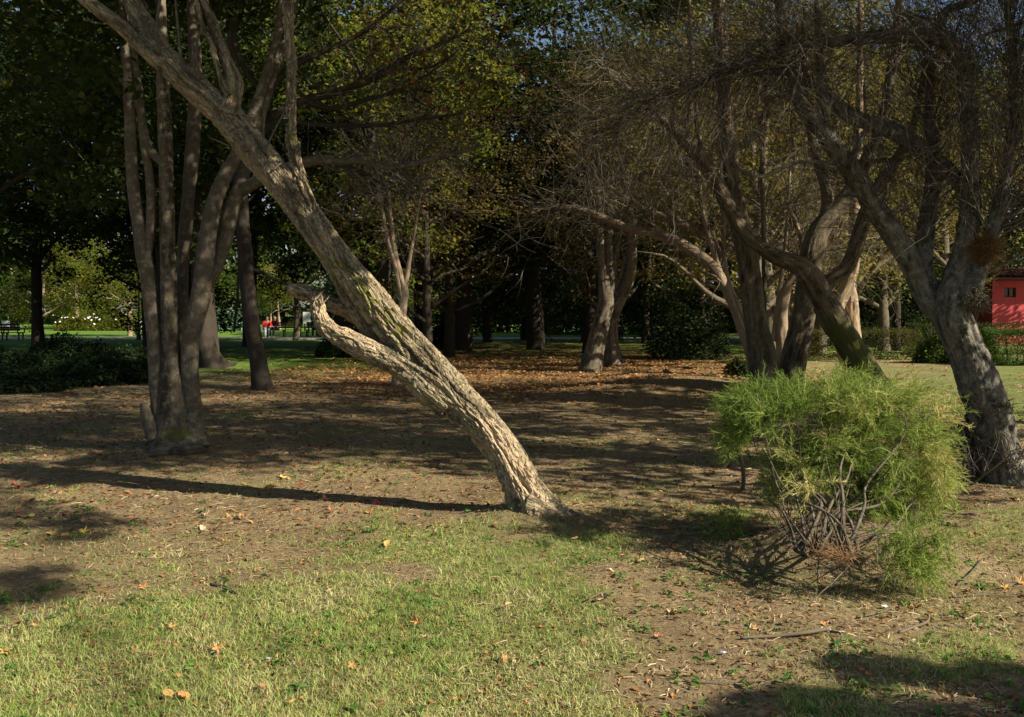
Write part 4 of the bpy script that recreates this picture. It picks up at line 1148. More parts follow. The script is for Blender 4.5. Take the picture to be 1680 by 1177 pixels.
bg_tree('browning_tree', 'low olive brown tree just behind the leaning trunk', 702, 28, 'open', M['leaf_brown'], M['bark_dark'], .75)
bg_tree('park_tree', 'grey green trunk rising right beside the path between two benches', 486, 49.6, 'tall', M['leaf_dark'], M['bark_grey'], .72)
bg_tree('park_tree', 'dark trunk at the near edge of the path on the far left', 62, 39, 'tall', M['leaf_dark'], M['bark_dark'], 1.0)
bg_tree('park_tree', 'dark trunk beside a small green gap right of the leaning trunk', 690, 39, 'tall', M['leaf_dark'], M['bark_dark'], .9)
# trees outside the frame to the right that throw the shade across the middle of the lawn
bg_tree('shade_tree', 'tall green tree outside the view on the right', 2350, 7.6, 'tall', M['leaf_green'], M['bark_grey'], .85)
bg_tree('shade_tree', 'tall tree farther right outside the view', 2260, 11.5, 'tall', M['leaf_green'], M['bark_grey'], .95)
# tree right beside the viewer, out of view: its leaf clumps are placed to throw the dappled patches on the near ground
o = thing('shade_tree', 'leafy tree outside the view beside the viewer on the right', 'tree', (9.0, -3.6, 0))
SH = np.array([SV[0], SV[1]]) / SV[2]
tg_ = []
for (x0_, x1_, y0_, y1_, h0, h1, n_) in [(0, 150, 838, 885, 5.5, 7, 16), (0, 80, 930, 975, 5.5, 7, 9), (-120, 60, 985, 1000, 5.5, 7, 5), (100, 240, 846, 862, 6, 7, 4), (-90, 60, 806, 832, 6, 7.5, 8), (60, 420, 728, 762, 6.5, 8, 26), (1400, 1560, 1085, 1118, 3.2, 4.4, 10), (1560, 1700, 1095, 1150, 3.2, 4.4, 12), (1200, 1420, 1150, 1185, 3.2, 4.4, 12), (1420, 1700, 1155, 1190, 3.2, 4.4, 12)]:
    for _ in range(n_):
        g_ = G(random.uniform(x0_, x1_), random.uniform(y0_, y1_)); h_ = random.uniform(h0, h1)
        tg_.append([g_[0] + SH[0] * h_, g_[1] + SH[1] * h_, h_])
tg_ = np.array(tg_)
part('trunk', tube([[9., -3.6, -.1, .3], [8.95, -3.55, 2, .22], [8.9, -3.4, 4.5, .14], [8.8, -3.3, 7, .04]], seg=12, step=.2, seed=3), M['bark_grey'], o, extra=no_mask)
for q in tg_[::8]:
    part('branch', tube([[8.9, -3.4, q[2] * .72, .012], [(8.9 + q[0]) / 2, (-3.4 + q[1]) / 2, q[2] * .95, .006], [*q, .003]], seg=6, step=.15), M['bark_grey'], o, extra=no_mask)
p = clumps(tg_, np.where(tg_[:, 2] > 5, .2, .14), 46)
part('crown', leaves(p, R.uniform(.05, .11, len(p)), asp=.6), M['leaf_green'], o)
# thicket beyond the path closing the view under the crowns
for px, d, w, h in [(575, 66, 5, 3.6), (640, 70, 5, 4.2), (760, 66, 6, 4.5), (850, 68, 6, 4.2), (930, 66, 6, 4.6), (1010, 64, 5, 4.), (1090, 62, 5, 4.4), (1180, 66, 5, 4.2), (1240, 70, 5, 4.6), (1360, 62, 4, 4.), (1430, 56, 4, 3.6), (1500, 52, 4, 3.6), (1545, 50, 3.5, 3.8), (1600, 56, 4, 4.6), (1665, 57, 5, 5)]:
    bush_later.append((px, d, w, h))
# far woodland
c = np.stack([R.uniform(-110, 110, 2600), R.uniform(104, 122, 2600), 13 * R.random(2600) ** 1.2], 1)
lf = leaves(clumps(c, 1.8, 21, .7), R.uniform(.65, 1.25, 2600 * 21), asp=.65)
link('far_woodland', new_mesh('far_woodland', lf[0], lf[1], False, lf[2]), M['leaf_dark'], kind='stuff')

# ---------------------------------------------------------------- hedges, bushes
def bush(name, label, cat, px, d, shape, size, n, leafm, lsize, group=None, cube=False, stems=6):
    x = (px - CX) / F * d
    z = float(height(x, d))
    o = thing(name, label, cat, (x, d, z), group)
    u = unit(n) * (R.random((n, 1)) ** .3)
    if cube:
        u = R.uniform(-1, 1, (n, 3))
        k = R.integers(0, 3, n); sgn = np.sign(R.normal(size=n))
        u[np.arange(n), k] = sgn * R.uniform(.86, 1.0, n)
    p = u * [size[0] / 2, size[1] / 2, size[2] / 2] + [0, 0, size[2] / 2 + .04]
    if shape == 'mound':
        p[:, 2] = np.abs(u[:, 2]) * size[2] * (.75 + .5 * vn(p / .5, 3)) + .03
    p = p + R.normal(size=p.shape) * .04 + (vn(p / .45 + 7, 5)[:, None] - .5) * .22
    if shape == 'mound':
        p[:, 2] *= .45 + 1.1 * vn(np.stack([p[:, 0] / .5, p[:, 1] / .5, p[:, 0] * 0 + px], 1), 6)
    p[:, 2] = np.maximum(p[:, 2], .02)
    tn = np.clip(vn(p / .4, 9) * .8 + R.random(n) * .4 - .1, 0, 1)
    v, f, a = leaves(p, R.uniform(.7, 1.3, n) * lsize, asp=.55, rnd=tn)
    link('foliage', new_mesh('foliage', v, f, False, a), leafm, o)
    ps = []
    for k in range(stems):
        x0 = R.uniform(-.35, .35) * size[0]; y0 = R.uniform(-.2, .2) * size[1]
        ps.append(tube([[x0 * .6, y0, -.08, .025], [x0 * .8, y0, size[2] * .4, .018], [x0 + .1, y0, size[2] * .8, .006]], seg=6, step=.15))
    for q in ps:
        link('stem', new_mesh('stem', q[0], q[1], True, {**q[2], **no_mask(q[0])}), M['bark_dark'], o)
    return o
bush('hedge', 'low clipped hedge turning brown behind the mossy leaning tree', 'hedge', 1412, 29.6, 'box', (3.5, 1.0, .92), 9000, M['hedge_brown'], .06, cube=True)
bush('leafy_shrub', 'glossy rounded shrub at the end of the brown hedge, left of the lichened trunk', 'shrub', 1542, 27.5, 'mound', (1.5, 1.3, 1.3), 5000, M['hedge'], .09)
bush('hedge', 'bright green clipped hedge in front of the red building', 'hedge', 1672, 26.5, 'box', (2.0, 1.0, 1.0), 14000, M['hedge'], .06, cube=True)
bush('hedge', 'darker hedge behind the bright green one by the red building', 'hedge', 1640, 34, 'box', (6.5, 1.0, 1.1), 11000, M['leaf_dark'], .07, cube=True)
bush('spreading_yew', 'spreading dark evergreen bush right of the twin trunks', 'bush', 1128, 30, 'mound', (2.9, 2.2, 2.1), 9000, M['needle'], .11)
bush('dark_bush', 'low dark bush under the snapped limb', 'bush', 570, 31.5, 'mound', (2.4, 1.6, 1.0), 5000, M['needle'], .1)
bush('dark_bush', 'rounded dark bush right behind the leaning trunk', 'bush', 735, 38, 'mound', (2.0, 1.6, 1.05), 4500, M['needle'], .1)
bush('dark_bush', 'small dark bush at the left foot of the thickest grey trunk', 'bush', 1214, 21.5, 'mound', (.75, .7, .55), 1800, M['leaf_dark'], .07)
bush('hedge', 'dark clipped hedge along the path beyond the twin trunks', 'hedge', 930, 60, 'box', (6.0, 1.2, 1.1), 5000, M['leaf_dark'], .13, cube=True)
bush('juniper_mound', 'pale blue green juniper mound on the far lawn', 'bush', 378, 72, 'mound', (5.0, 3.0, 1.6), 6000, M['juniper'], .2)
for px, d, w, h in [(20, 18.0, 2.2, .32), (128, 19.6, 1.9, .45), (208, 20.5, 1.3, .6), (40, 23.0, 3.0, .55), (185, 25.5, 2.2, .5), (-60, 21, 2.2, .7), (110, 27, 2.6, .75)]:
    bush('creeping_evergreen', 'low dark spreading evergreen in the shade on the left', 'bush', px, d, 'mound', (w, 1.6, h), 4200, M['needle'], .1, 'low evergreens on the left')
protos = []
for k, (px, d, w, h) in enumerate(bush_later):
    if k < 3:
        protos.append((bush('dark_shrub', 'tall dark shrub in the thicket beyond the path', 'shrub', px, d, 'mound', (w, 2.6, h), 5200, M['needle'], .22, 'thicket beyond the path'), w, h))
        continue
    src, w0, h0 = protos[k % 3]
    c = src.copy(); COL.objects.link(c)
    c.location = ((px - CX) / F * d, d, 0)
    c.scale = (w / w0, 1, h / h0)
    for ch in src.children:
        cc_ = ch.copy(); COL.objects.link(cc_); cc_.parent = c
for px, w in [(108, 2.0), (140, 2.4), (172, 2.2), (205, 2.3), (235, 1.8)]:
    o = bush('rose_bush', 'yellow green bush with white blossoms at the back of the far lawn', 'bush', px, 73, 'mound', (w, 1.4, 1.25), 2200, M['leaf_yellow'], .16, 'blossoming bushes on the far lawn')
    v, f, a = leaves(np.stack([R.uniform(-w / 2, w / 2, 9), R.uniform(-.8, 0, 9), R.uniform(.5, 1.35, 9)], 1), .16, asp=1, shape=6)
    link('blossoms', new_mesh('blossoms', v, f, False, a), plain_mat('white_blossom', [(0, (.7, .68, .62)), (1, (.82, .8, .76))]), o, kind='stuff')

# ---------------------------------------------------------------- grass, weeds, straw and leaf litter on the ground
def ground_pts(n, x0, x1, y0, y1, prob, power=1.0):
    """points with more of them near the viewer, kept where prob(x,y) allows"""
    y = y0 * (y1 / y0) ** (R.random(n) ** power)
    w = np.clip(.60 * y + .3, 0, 50)
    x = R.uniform(-1, 1, n) * w
    x = np.where((x < x0) | (x > x1), R.uniform(x0, x1, n) * 0 + np.clip(x, x0, x1), x)
    k = R.random(n) < prob(x, y)
    x, y = x[k], y[k]
    return np.stack([x, y, gz(x, y)], 1)

def blades(p, ln, wd, rnd, lean=.75):
    m_ = len(p)
    a = R.uniform(0, 2 * np.pi, m_)
    d0 = np.stack([np.cos(a) * lean * R.random(m_), np.sin(a) * lean * R.random(m_), np.ones(m_)], 1)
    d0 /= np.linalg.norm(d0, axis=1)[:, None]
    side = np.stack([-np.sin(a), np.cos(a), np.zeros(m_)], 1) * (wd / 2)[:, None]
    tw_ = R.uniform(0, 3.14, m_)[:, None]
    side = side * np.cos(tw_) + np.stack([np.cos(a), np.sin(a), np.zeros(m_)], 1) * (wd / 2)[:, None] * np.sin(tw_)
    bend = np.stack([np.cos(a), np.sin(a), np.full(m_, -.5)], 1) * (ln * R.uniform(.1, .75, m_))[:, None]
    mid = p + d0 * (ln * .55)[:, None] + bend * .2
    tip = p + d0 * ln[:, None] + bend
    v = np.stack([p - side, p + side, mid + side * .8, mid - side * .8, tip], 1).reshape(-1, 3)
    o = (np.arange(m_) * 5)[:, None]
    f = np.concatenate([o + [[0, 1, 2]], o + [[0, 2, 3]], o + [[3, 2, 4]]])
    return v, f, {'rnd': np.repeat(np.clip(rnd, 0, 1), 5)}

pg_ = ground_pts(330000, -12, 12, 3.25, 15, lambda x, y: grass_density(x, y) ** 1.3 * np.where(y > 8.5, .8, 1))
n_ = len(pg_)
dry = vn2(pg_[:, 0], pg_[:, 1], .5, 61) * .8 + vn2(pg_[:, 0], pg_[:, 1], .13, 62) * .4
rn = -.10 + .62 * dry + R.normal(size=n_) * .2
ln = R.uniform(.014, .05, n_) * (.7 + .6 * vn2(pg_[:, 0], pg_[:, 1], .35, 63))
b_ = blades(pg_, ln, .0018 + .0005 * pg_[:, 1] * R.random(n_), rn)
link('grass', new_mesh('grass', *b_[:2], False, b_[2]), M['grass'], kind='stuff')

def straw_bits(p, ln, wd, rnd, flat=.25):
    m_ = len(p)
    a = R.uniform(0, 2 * np.pi, m_)
    d = np.stack([np.cos(a), np.sin(a), R.uniform(-.1, 1, m_) * flat], 1) * (ln / 2)[:, None]
    s = np.stack([-np.sin(a), np.cos(a), R.uniform(-1, 1, m_)], 1) * (wd / 2)[:, None]
    up = np.array([0, 0, .006])
    k = np.stack([np.cos(a + 1.57), np.sin(a + 1.57), np.zeros(m_)], 1) * (ln * R.uniform(-.15, .15, m_))[:, None]
    v = np.stack([p - d - s + up, p - d + s + up, p + k + s + up * 1.6, p + k - s + up * 1.6, p + d + s * .6 + up, p + d - s * .6 + up], 1).reshape(-1, 3)
    o = (np.arange(m_) * 6)[:, None]
    f = np.concatenate([o + [[0, 1, 2, 3]], o + [[3, 2, 4, 5]]])
    return v, f, {'rnd': np.repeat(np.clip(rnd, 0, 1), 6)}

p_ = ground_pts(56000, -12, 12, 3.25, 20, lambda x, y: .3 + .7 * vn2(x, y, .4, 71))
n_ = len(p_)
s_ = straw_bits(p_, R.uniform(.012, .058, n_) * (1 + .05 * p_[:, 1]), .0015 + .0004 * p_[:, 1], R.random(n_) * .6 + .5 * vn2(p_[:, 0], p_[:, 1], .6, 72) - .05)
link('straw_litter', new_mesh('straw_litter', *s_[:2], False, s_[2]), M['straw'], kind='stuff')
p_ = ground_pts(34000, -14, 14, 3.25, 22, lambda x, y: .25 + .75 * vn2(x, y, .7, 73))
n_ = len(p_)
p_[:, 2] += .008
l_ = leaves(p_, R.uniform(.012, .04, n_), asp=.6, up=1.6, rnd=np.clip(R.normal(.3, .25, n_), 0, 1))
link('leaf_crumbs', new_mesh('leaf_crumbs', *l_[:2], False, l_[2]), M['litter'], kind='stuff')
x_ = R.uniform(-9, 8, 22000); y_ = R.uniform(6.5, 18, 22000)
k_ = (R.random(22000) < .15 + .75 * vn2(x_, y_, .8, 76) ** 2) & (np.abs(x_) < .6 * y_)
p_ = np.stack([x_[k_], y_[k_], gz(x_[k_], y_[k_]) + .012], 1)
l_ = leaves(p_, R.uniform(.025, .075, len(p_)), asp=.6, up=1.0, rnd=np.clip(R.normal(.25, .3, len(p_)), 0, 1))
link('leaf_debris', new_mesh('leaf_debris', *l_[:2], False, l_[2]), M['litter'], kind='stuff')
# carpet of fallen leaves under the middle trees
x_ = R.uniform(-9, 13, 60000); y_ = R.uniform(14.5, 40, 60000)
k_ = R.random(60000) < (.10 + .90 * ss(9.5, 4.5, x_) * ss(15.5, 19, y_ + 3 * (vn2(x_, y_, 2.2, 46) - .5)) * ss(-7, -2.5, x_ + 2 * (vn2(x_, y_, 2, 47) - .5)) * ss(38, 28, y_)) * (.3 + .7 * vn2(x_, y_, 1.2, 75))
p_ = np.stack([x_[k_], y_[k_], height(x_[k_], y_[k_]) + .02], 1)
l_ = leaves(p_, R.uniform(.05, .11, len(p_)), asp=.75, up=1.4, rnd=np.clip(R.normal(.55, .25, len(p_)), 0, 1))
link('fallen_leaves', new_mesh('fallen_leaves', *l_[:2], False, l_[2]), M['litter'], kind='stuff')
# low broad-leaved weeds
wc = ground_pts(1500, -12, 12, 3.4, 14, lambda x, y: .15 + .85 * ss(.45, .75, vn2(x, y, .9, 81)))
wp, wr = [], []
for c in wc:
    k = random.randint(4, 9)
    wp.append(c + np.c_[R.normal(size=(k, 2)) * .022, R.uniform(.006, .03, k)]); wr.append(R.random(k))
wp = np.vstack(wp)
l_ = leaves(wp, R.uniform(.02, .045, len(wp)), asp=.45, up=.9, rnd=np.concatenate(wr), shape=6)
link('weeds', new_mesh('weeds', *l_[:2], False, l_[2]), M['weed'], kind='stuff')
# small clods
cl = ground_pts(5000, -10, 10, 3.3, 11, lambda x, y: (1 - grass_density(x, y)) * .6)
near_heap = np.stack([R.normal(2.17, .36, 1500), R.normal(5.75, .22, 1500)], 1)
cl = np.vstack([cl, np.c_[near_heap, gz(near_heap[:, 0], near_heap[:, 1])]])
oct_ = np.array([[1, 0, 0], [0, 1, 0], [-1, 0, 0], [0, -1, 0], [0, 0, .8], [0, 0, -.6]])
of_ = np.array([[0, 1, 4], [1, 2, 4], [2, 3, 4], [3, 0, 4], [1, 0, 5], [2, 1, 5], [3, 2, 5], [0, 3, 5]])
n_ = len(cl)
v = cl[:, None, :] + oct_[None] * R.uniform(.4, 1.3, (n_, 6, 1)) * (R.random((n_, 1, 1)) ** 2 * .014 + .003)
link('soil_crumbs', new_mesh('soil_crumbs', v.reshape(-1, 3), ((np.arange(n_) * 6)[:, None, None] + of_[None]).reshape(-1, 3), False, {'rnd': np.repeat(R.random(n_), 6)}),
     plain_mat('soil_crumb', [(0, (.07, .05, .033)), (1, (.2, .145, .095))], .95), kind='stuff')

# ---------------------------------------------------------------- single fallen leaves, sticks and scraps
def leaf_mesh(seed, lobes=5):
    g = np.random.default_rng(seed)
    n = lobes * 4
    a = np.linspace(0, 2 * np.pi, n, endpoint=False)
    prof = .62 + .38 * np.cos(a * lobes)
    if lobes == 1:
        a = np.linspace(0, 2 * np.pi, 14, endpoint=False); n = 14
        prof = 1 / np.sqrt((np.cos(a) / 1) ** 2 + (np.sin(a) / .5) ** 2)
    r = prof * (1 + .12 * g.normal(size=n)) * .5
    x, y = r * np.cos(a), r * np.sin(a)
    z = .16 * g.normal() * x * x * 4 + .35 * g.random() * np.abs(y) + .05 * g.normal(size=n) + .06
    v = np.vstack([[[0, 0, .0]], np.stack([x, y, z], 1)])
    f = np.stack([np.zeros(n, int), 1 + np.arange(n), 1 + (np.arange(n) + 1) % n], 1)
    st_ = np.array([[-.5, 0, .03], [-.8, .05, .05], [-.8, .07, .05], [-.5, .03, .03]])
    v = np.vstack([v, st_]); k = n + 1
    f = np.vstack([f, [[k, k + 1, k + 2], [k, k + 2, k + 3]]])
    return new_mesh('fallen_leaf', v, f, False, {'rnd': np.full(len(v), .5)})
LM = [leaf_mesh(1), leaf_mesh(2), leaf_mesh(3), leaf_mesh(4, 1), leaf_mesh(5, 1), leaf_mesh(6, 3)]
def col_mat(name, c, rough=.7, spec=.2):
    m, nt, out = mat_new(name)
    tc = N(nt, 'ShaderNodeTexCoord')
    n1 = N(nt, 'ShaderNodeTexNoise', Scale=9.0, Detail=5.0)
    nt.links.new(tc.outputs['Object'], n1.inputs['Vector'])
    b = N(nt, 'ShaderNodeBsdfPrincipled', Roughness=rough)
    b.inputs['Specular IOR Level'].default_value = spec
    nt.links.new(ramp(nt, [(.3, tuple(q * .75 for q in c)), (.7, tuple(min(1, q * 1.15) for q in c))], n1.outputs[0]).outputs[0], b.inputs['Base Color'])
    nt.links.new(b.outputs[0], out.inputs[0])
    return m
LC = {'red': col_mat('crimson_leaf', (.4, .08, .07)), 'pink': col_mat('pinkish_leaf', (.45, .22, .16)), 'pale': col_mat('pale_tan_leaf', (.55, .38, .24)), 'orange': col_mat('orange_leaf', (.45, .21, .08)),
      'yellow': col_mat('yellow_leaf', (.5, .38, .08)), 'brown': col_mat('brown_leaf', (.26, .14, .07)), 'tan': col_mat('tan_leaf', (.42, .28, .14)), 'ochre': col_mat('ochre_leaf', (.42, .26, .09))}
def drop_leaf(px, py, w, colour, me, label, group=None, tilt=.3):
    p = G(px, py)
    p[2] = float(gz(np.array([p[0]]), np.array([p[1]]))[0]) + .008 + (.02 if grass_density(np.array([p[0]]), np.array([p[1]]))[0] > .5 else 0)
    o = bpy.data.objects.new('fallen_leaf', me)
    COL.objects.link(o)
    s = w / F * p[1] / .9
    o.location = p
    o.scale = (s, s, s)
    o.rotation_euler = (random.uniform(-tilt, tilt) + .25, random.uniform(-tilt, tilt), random.uniform(0, 6.28))
    if not me.materials:
        me.materials.append(LC[colour])
    o.material_slots[0].link = 'OBJECT'
    o.material_slots[0].material = LC[colour]
    return tag(o, label, 'leaf', group)
for px, py, w, c, k, lb in [
    (617, 827, 24, 'red', 3, 'crimson fallen leaf lying at the edge of the long trunk shadow'),
    (335, 850, 24, 'pale', 0, 'large pale tan lobed leaf on bare soil below the trunk shadow'),
    (332, 868, 16, 'pale', 4, 'small pale curled leaf just below the large pale lobed leaf'),
    (535, 822, 20, 'pink', 1, 'pinkish lobed leaf on the upper side of the long trunk shadow'),
    (28, 800, 24, 'red', 2, 'dull red leaf in the dappled shade near the left edge'),
    (94, 811, 18, 'pink', 0, 'pink lobed leaf near the left edge beside the dull red one'),
    (463, 783, 17, 'yellow', 5, 'bright yellow green leaf in the shade behind the trunk shadow'),
    (494, 795, 12, 'red', 4, 'small crimson leaf right of the bright yellow green one'),
    (803, 788, 14, 'pink', 1, 'curled pink leaf left of the leaning trunk, farther of two'),
    (801, 801, 12, 'pink', 2, 'small pink leaf left of the leaning trunk, nearer of two'),
    (712, 864, 15, 'yellow', 0, 'yellow leaf on bare soil left of the foot of the leaning trunk'),
    (138, 875, 18, 'yellow', 2, 'yellow orange leaf on the soil in front of the many stemmed tree'),
    (405, 920, 14, 'yellow', 3, 'yellow leaf at the corner of the grass'),
    (1024, 917, 12, 'pink', 4, 'round pink petal like leaf at the right edge of the grass'),
    (1003, 940, 10, 'pale', 4, 'cream coloured scrap of leaf at the right edge of the grass'),
    (301, 1153, 26, 'orange', 3, 'orange brown pointed leaf standing in the near grass on the left'),
    (430, 1137, 18, 'brown', 4, 'dark brown curled leaf in the near grass'),
    (800, 1082, 18, 'orange', 5, 'orange leaf standing upright in the grass, left of a pair'),
    (827, 1090, 20, 'orange', 3, 'ochre leaf standing upright in the grass, right of a pair'),
    (1047, 1166, 24, 'yellow', 3, 'ochre yellow leaf at the bottom edge of the picture'),
    (990, 990, 26, 'tan', 4, 'long tan curled leaf beside a dry stalk at the grass edge'),
    (685, 1028, 24, 'orange', 1, 'faded orange lobed leaf in the middle of the grass'),
    (236, 965, 18, 'orange', 2, 'orange leaf on the soil just above the grass edge'),
    (1134, 835, 15, 'brown', 1, 'brown leaf left of the sapling'),
    (1530, 868, 20, 'brown', 2, 'dark brown leaf right of the feathery shrub')]:
    drop_leaf(px, py, w, c, LM[k], lb, tilt=.5)
for k in range(75):
    px, py = random.uniform(5, 1675), 800 + 372 * random.random() ** 1.1
    if 1180 < px < 1560 and py < 960:
        continue
    c = random.choice(['orange', 'ochre', 'tan', 'brown', 'tan', 'ochre'])
    drop_leaf(px, py, random.uniform(11, 22), c, LM[k % 6], 'one of the dry leaves strewn over grass and soil', 'dry leaves strewn in the foreground', .5)

def stick(label, rows, r, mat='twig_pale', name='fallen_stick'):
    """rows of (px,py,lift)"""
    pts = []
    for k, (px, py, up) in enumerate(rows):
        p = G(px, py); p[2] = float(gz(np.array([p[0]]), np.array([p[1]]))[0]) + up
        pts.append([*p, r * (1 - .45 * k / len(rows))])
    v, f, a = tube(pts, seg=8, step=.02, lump=.14, seed=len(label))
    a = {**a, **no_mask(v), 'rnd': np.full(len(v), .6)}
    tag(link(name, new_mesh(name, v, f, True, a), M[mat]), label, 'stick')
stick('longest fallen stick on the soil before the shrub, with a pale cut end', [(1360, 1042, .03), (1320, 1047, .02), (1270, 1047, .014), (1215, 1050, .012)], .011)
stick('hooked dark twig at the cut end of the longest stick', [(1362, 1044, .02), (1378, 1050, .03), (1380, 1060, .02), (1366, 1072, .008)], .006, 'twig')
stick('curved brown stick right of the longest stick', [(1475, 1040, .006), (1500, 1032, .012), (1520, 1028, .02), (1524, 1020, .03), (1518, 1015, .03)], .008)
stick('straight thin straw coloured stick before the heap of soil', [(1405, 1013, .01), (1440, 1008, .014), (1468, 999, .01)], .005)
stick('thin pale stick at the right edge, level with the foot of the heap', [(1562, 983, .01), (1610, 980, .012), (1668, 982, .008)], .005)
stick('dark forked twig on the soil right of the shrub', [(1570, 962, .008), (1592, 945, .02), (1612, 925, .03)], .006, 'twig')
g0 = G(1592, 797)
v, f, a = tube(np.vstack([[*g0, .009], px_ctrl([(1625, 772, 8.12, 3.0), (1660, 746, 8.12, 2.6), (1690, 730, 8.15, 1.6)])]), seg=8, step=.03, lump=.14)
tag(link('fallen_stick', new_mesh('fallen_stick', v, f, True, {**a, **no_mask(v), 'rnd': np.full(len(v), .7)}), M['twig_pale']), 'long pale stick leaning up against the foot of the lichened trunk', 'stick')
stick('dry brown stalk along the grass edge in the lower left', [(345, 962, .01), (370, 966, .012), (390, 976, .008)], .007, 'twig')
stick('thin stalk lying in the grass beside the tan curled leaf', [(965, 993, .03), (985, 985, .035), (998, 980, .03)], .004)
stick('thin pale twig pointing left from the sapling', [(1215, 800, .14), (1185, 806, .13), (1148, 812, .12)], .0035)
stick('faint thin stick lying at the near right edge of the grass', [(1125, 1124, .012), (1190, 1124, .014), (1255, 1123, .01)], .004)
def scrap(label, px, py, w, c):
    p = G(px, py); p[2] = float(gz(np.array([p[0]]), np.array([p[1]]))[0]) + .012
    s = w / F * p[1]
    g = np.random.default_rng(int(px))
    X2, Y2 = np.meshgrid(np.linspace(-.5, .5, 5), np.linspace(-.35, .35, 4))
    v = np.stack([X2.ravel() + g.normal(size=20) * .05, Y2.ravel() + g.normal(size=20) * .05, g.random(20) * .22], 1) * s + p
    q = (np.arange(3)[:, None] * 5 + np.arange(4)[None]).ravel()
    f = np.stack([q, q + 1, q + 6, q + 5], 1)
    me = new_mesh('paper_scrap', v, f, False)
    tag(link('paper_scrap', me, c), label, 'scrap')
WS = col_mat('white_paper', (.8, .8, .8)); BS = col_mat('bluish_plastic', (.35, .4, .5))
scrap('bluish white scrap in the near grass, left of the middle', 440, 1083, 10, col_mat('pale_plastic', (.36, .4, .44)))
scrap('faint whitish scrap in the grass left of the bluish white one', 352, 1075, 10, col_mat('greyed_paper', (.42, .42, .38)))
scrap('white chip at the cut end of the longest stick', 1356, 1036, 13, WS)
scrap('white chip on the soil in front of the heap', 1452, 998, 10, WS)
scrap('small grey blue scrap on the soil at the lower middle', 1187, 1076, 11, BS)
scrap('white scrap on the soil right of the leaning trunk', 1045, 787, 11, WS)

# ---------------------------------------------------------------- benches, people, lamp, signs, red building
WOOD = col_mat('dark_bench_wood', (.05, .032, .024)); IRON = col_mat('dark_iron', (.03, .03, .03), .5, .4)
def box(x0, x1, y0, y1, z0, z1, bev=.0):
    v = np.array([[x, y, z] for z in (z0, z1) for y in (y0, y1) for x in (x0, x1)], float)
    f = np.array([[0, 2, 3, 1], [4, 5, 7, 6], [0, 1, 5, 4], [2, 6, 7, 3], [0, 4, 6, 2], [1, 3, 7, 5]])
    return v, f
def boxes(*bs):
    return join([(*box(*b_), {}) for b_ in bs])
def bench(label, px, d, w=1.9, rot=0.):
    o = thing('park_bench', label, 'bench', ((px - CX) / F * d, d, 0), 'park benches along the path')
    o.rotation_euler = (0, 0, rot)
    h = w / 2
    for k in range(4):
        link('slat', new_mesh('slat', *boxes((-h, h, -.25 + k * .13, -.14 + k * .13, .43, .465))[:2], False), WOOD, o)
    for k in range(3):
        link('slat', new_mesh('slat', *boxes((-h, h, .28 + k * .025, .31 + k * .025, .55 + k * .13, .65 + k * .13))[:2], False), WOOD, o)
    for sx in (-h + .12, h - .12, 0):
        link('leg', new_mesh('leg', *boxes((sx - .03, sx + .03, -.22, -.16, -.02, .43), (sx - .03, sx + .03, .2, .26, -.02, .43), (sx - .025, sx + .025, -.25, .3, .39, .428), (sx - .025, sx + .025, .312, .35, .39, .93))[:2], False), IRON, o)
    for sx in (-h + .06, h - .06):
        link('armrest', new_mesh('armrest', *boxes((sx - .03, sx + .03, -.26, .3, .62, .66), (sx - .025, sx + .025, -.24, -.2, .466, .62))[:2], False), IRON, o)
    return o
bench('park bench with a seated person in red at its left end', 466, 54.6, 2.1)
bench('park bench half hidden by the snapped limb', 524, 54.8, 1.7)
bench('dark park bench at the left edge on the near side of the path', 8, 48.2, 1.95, math.pi)

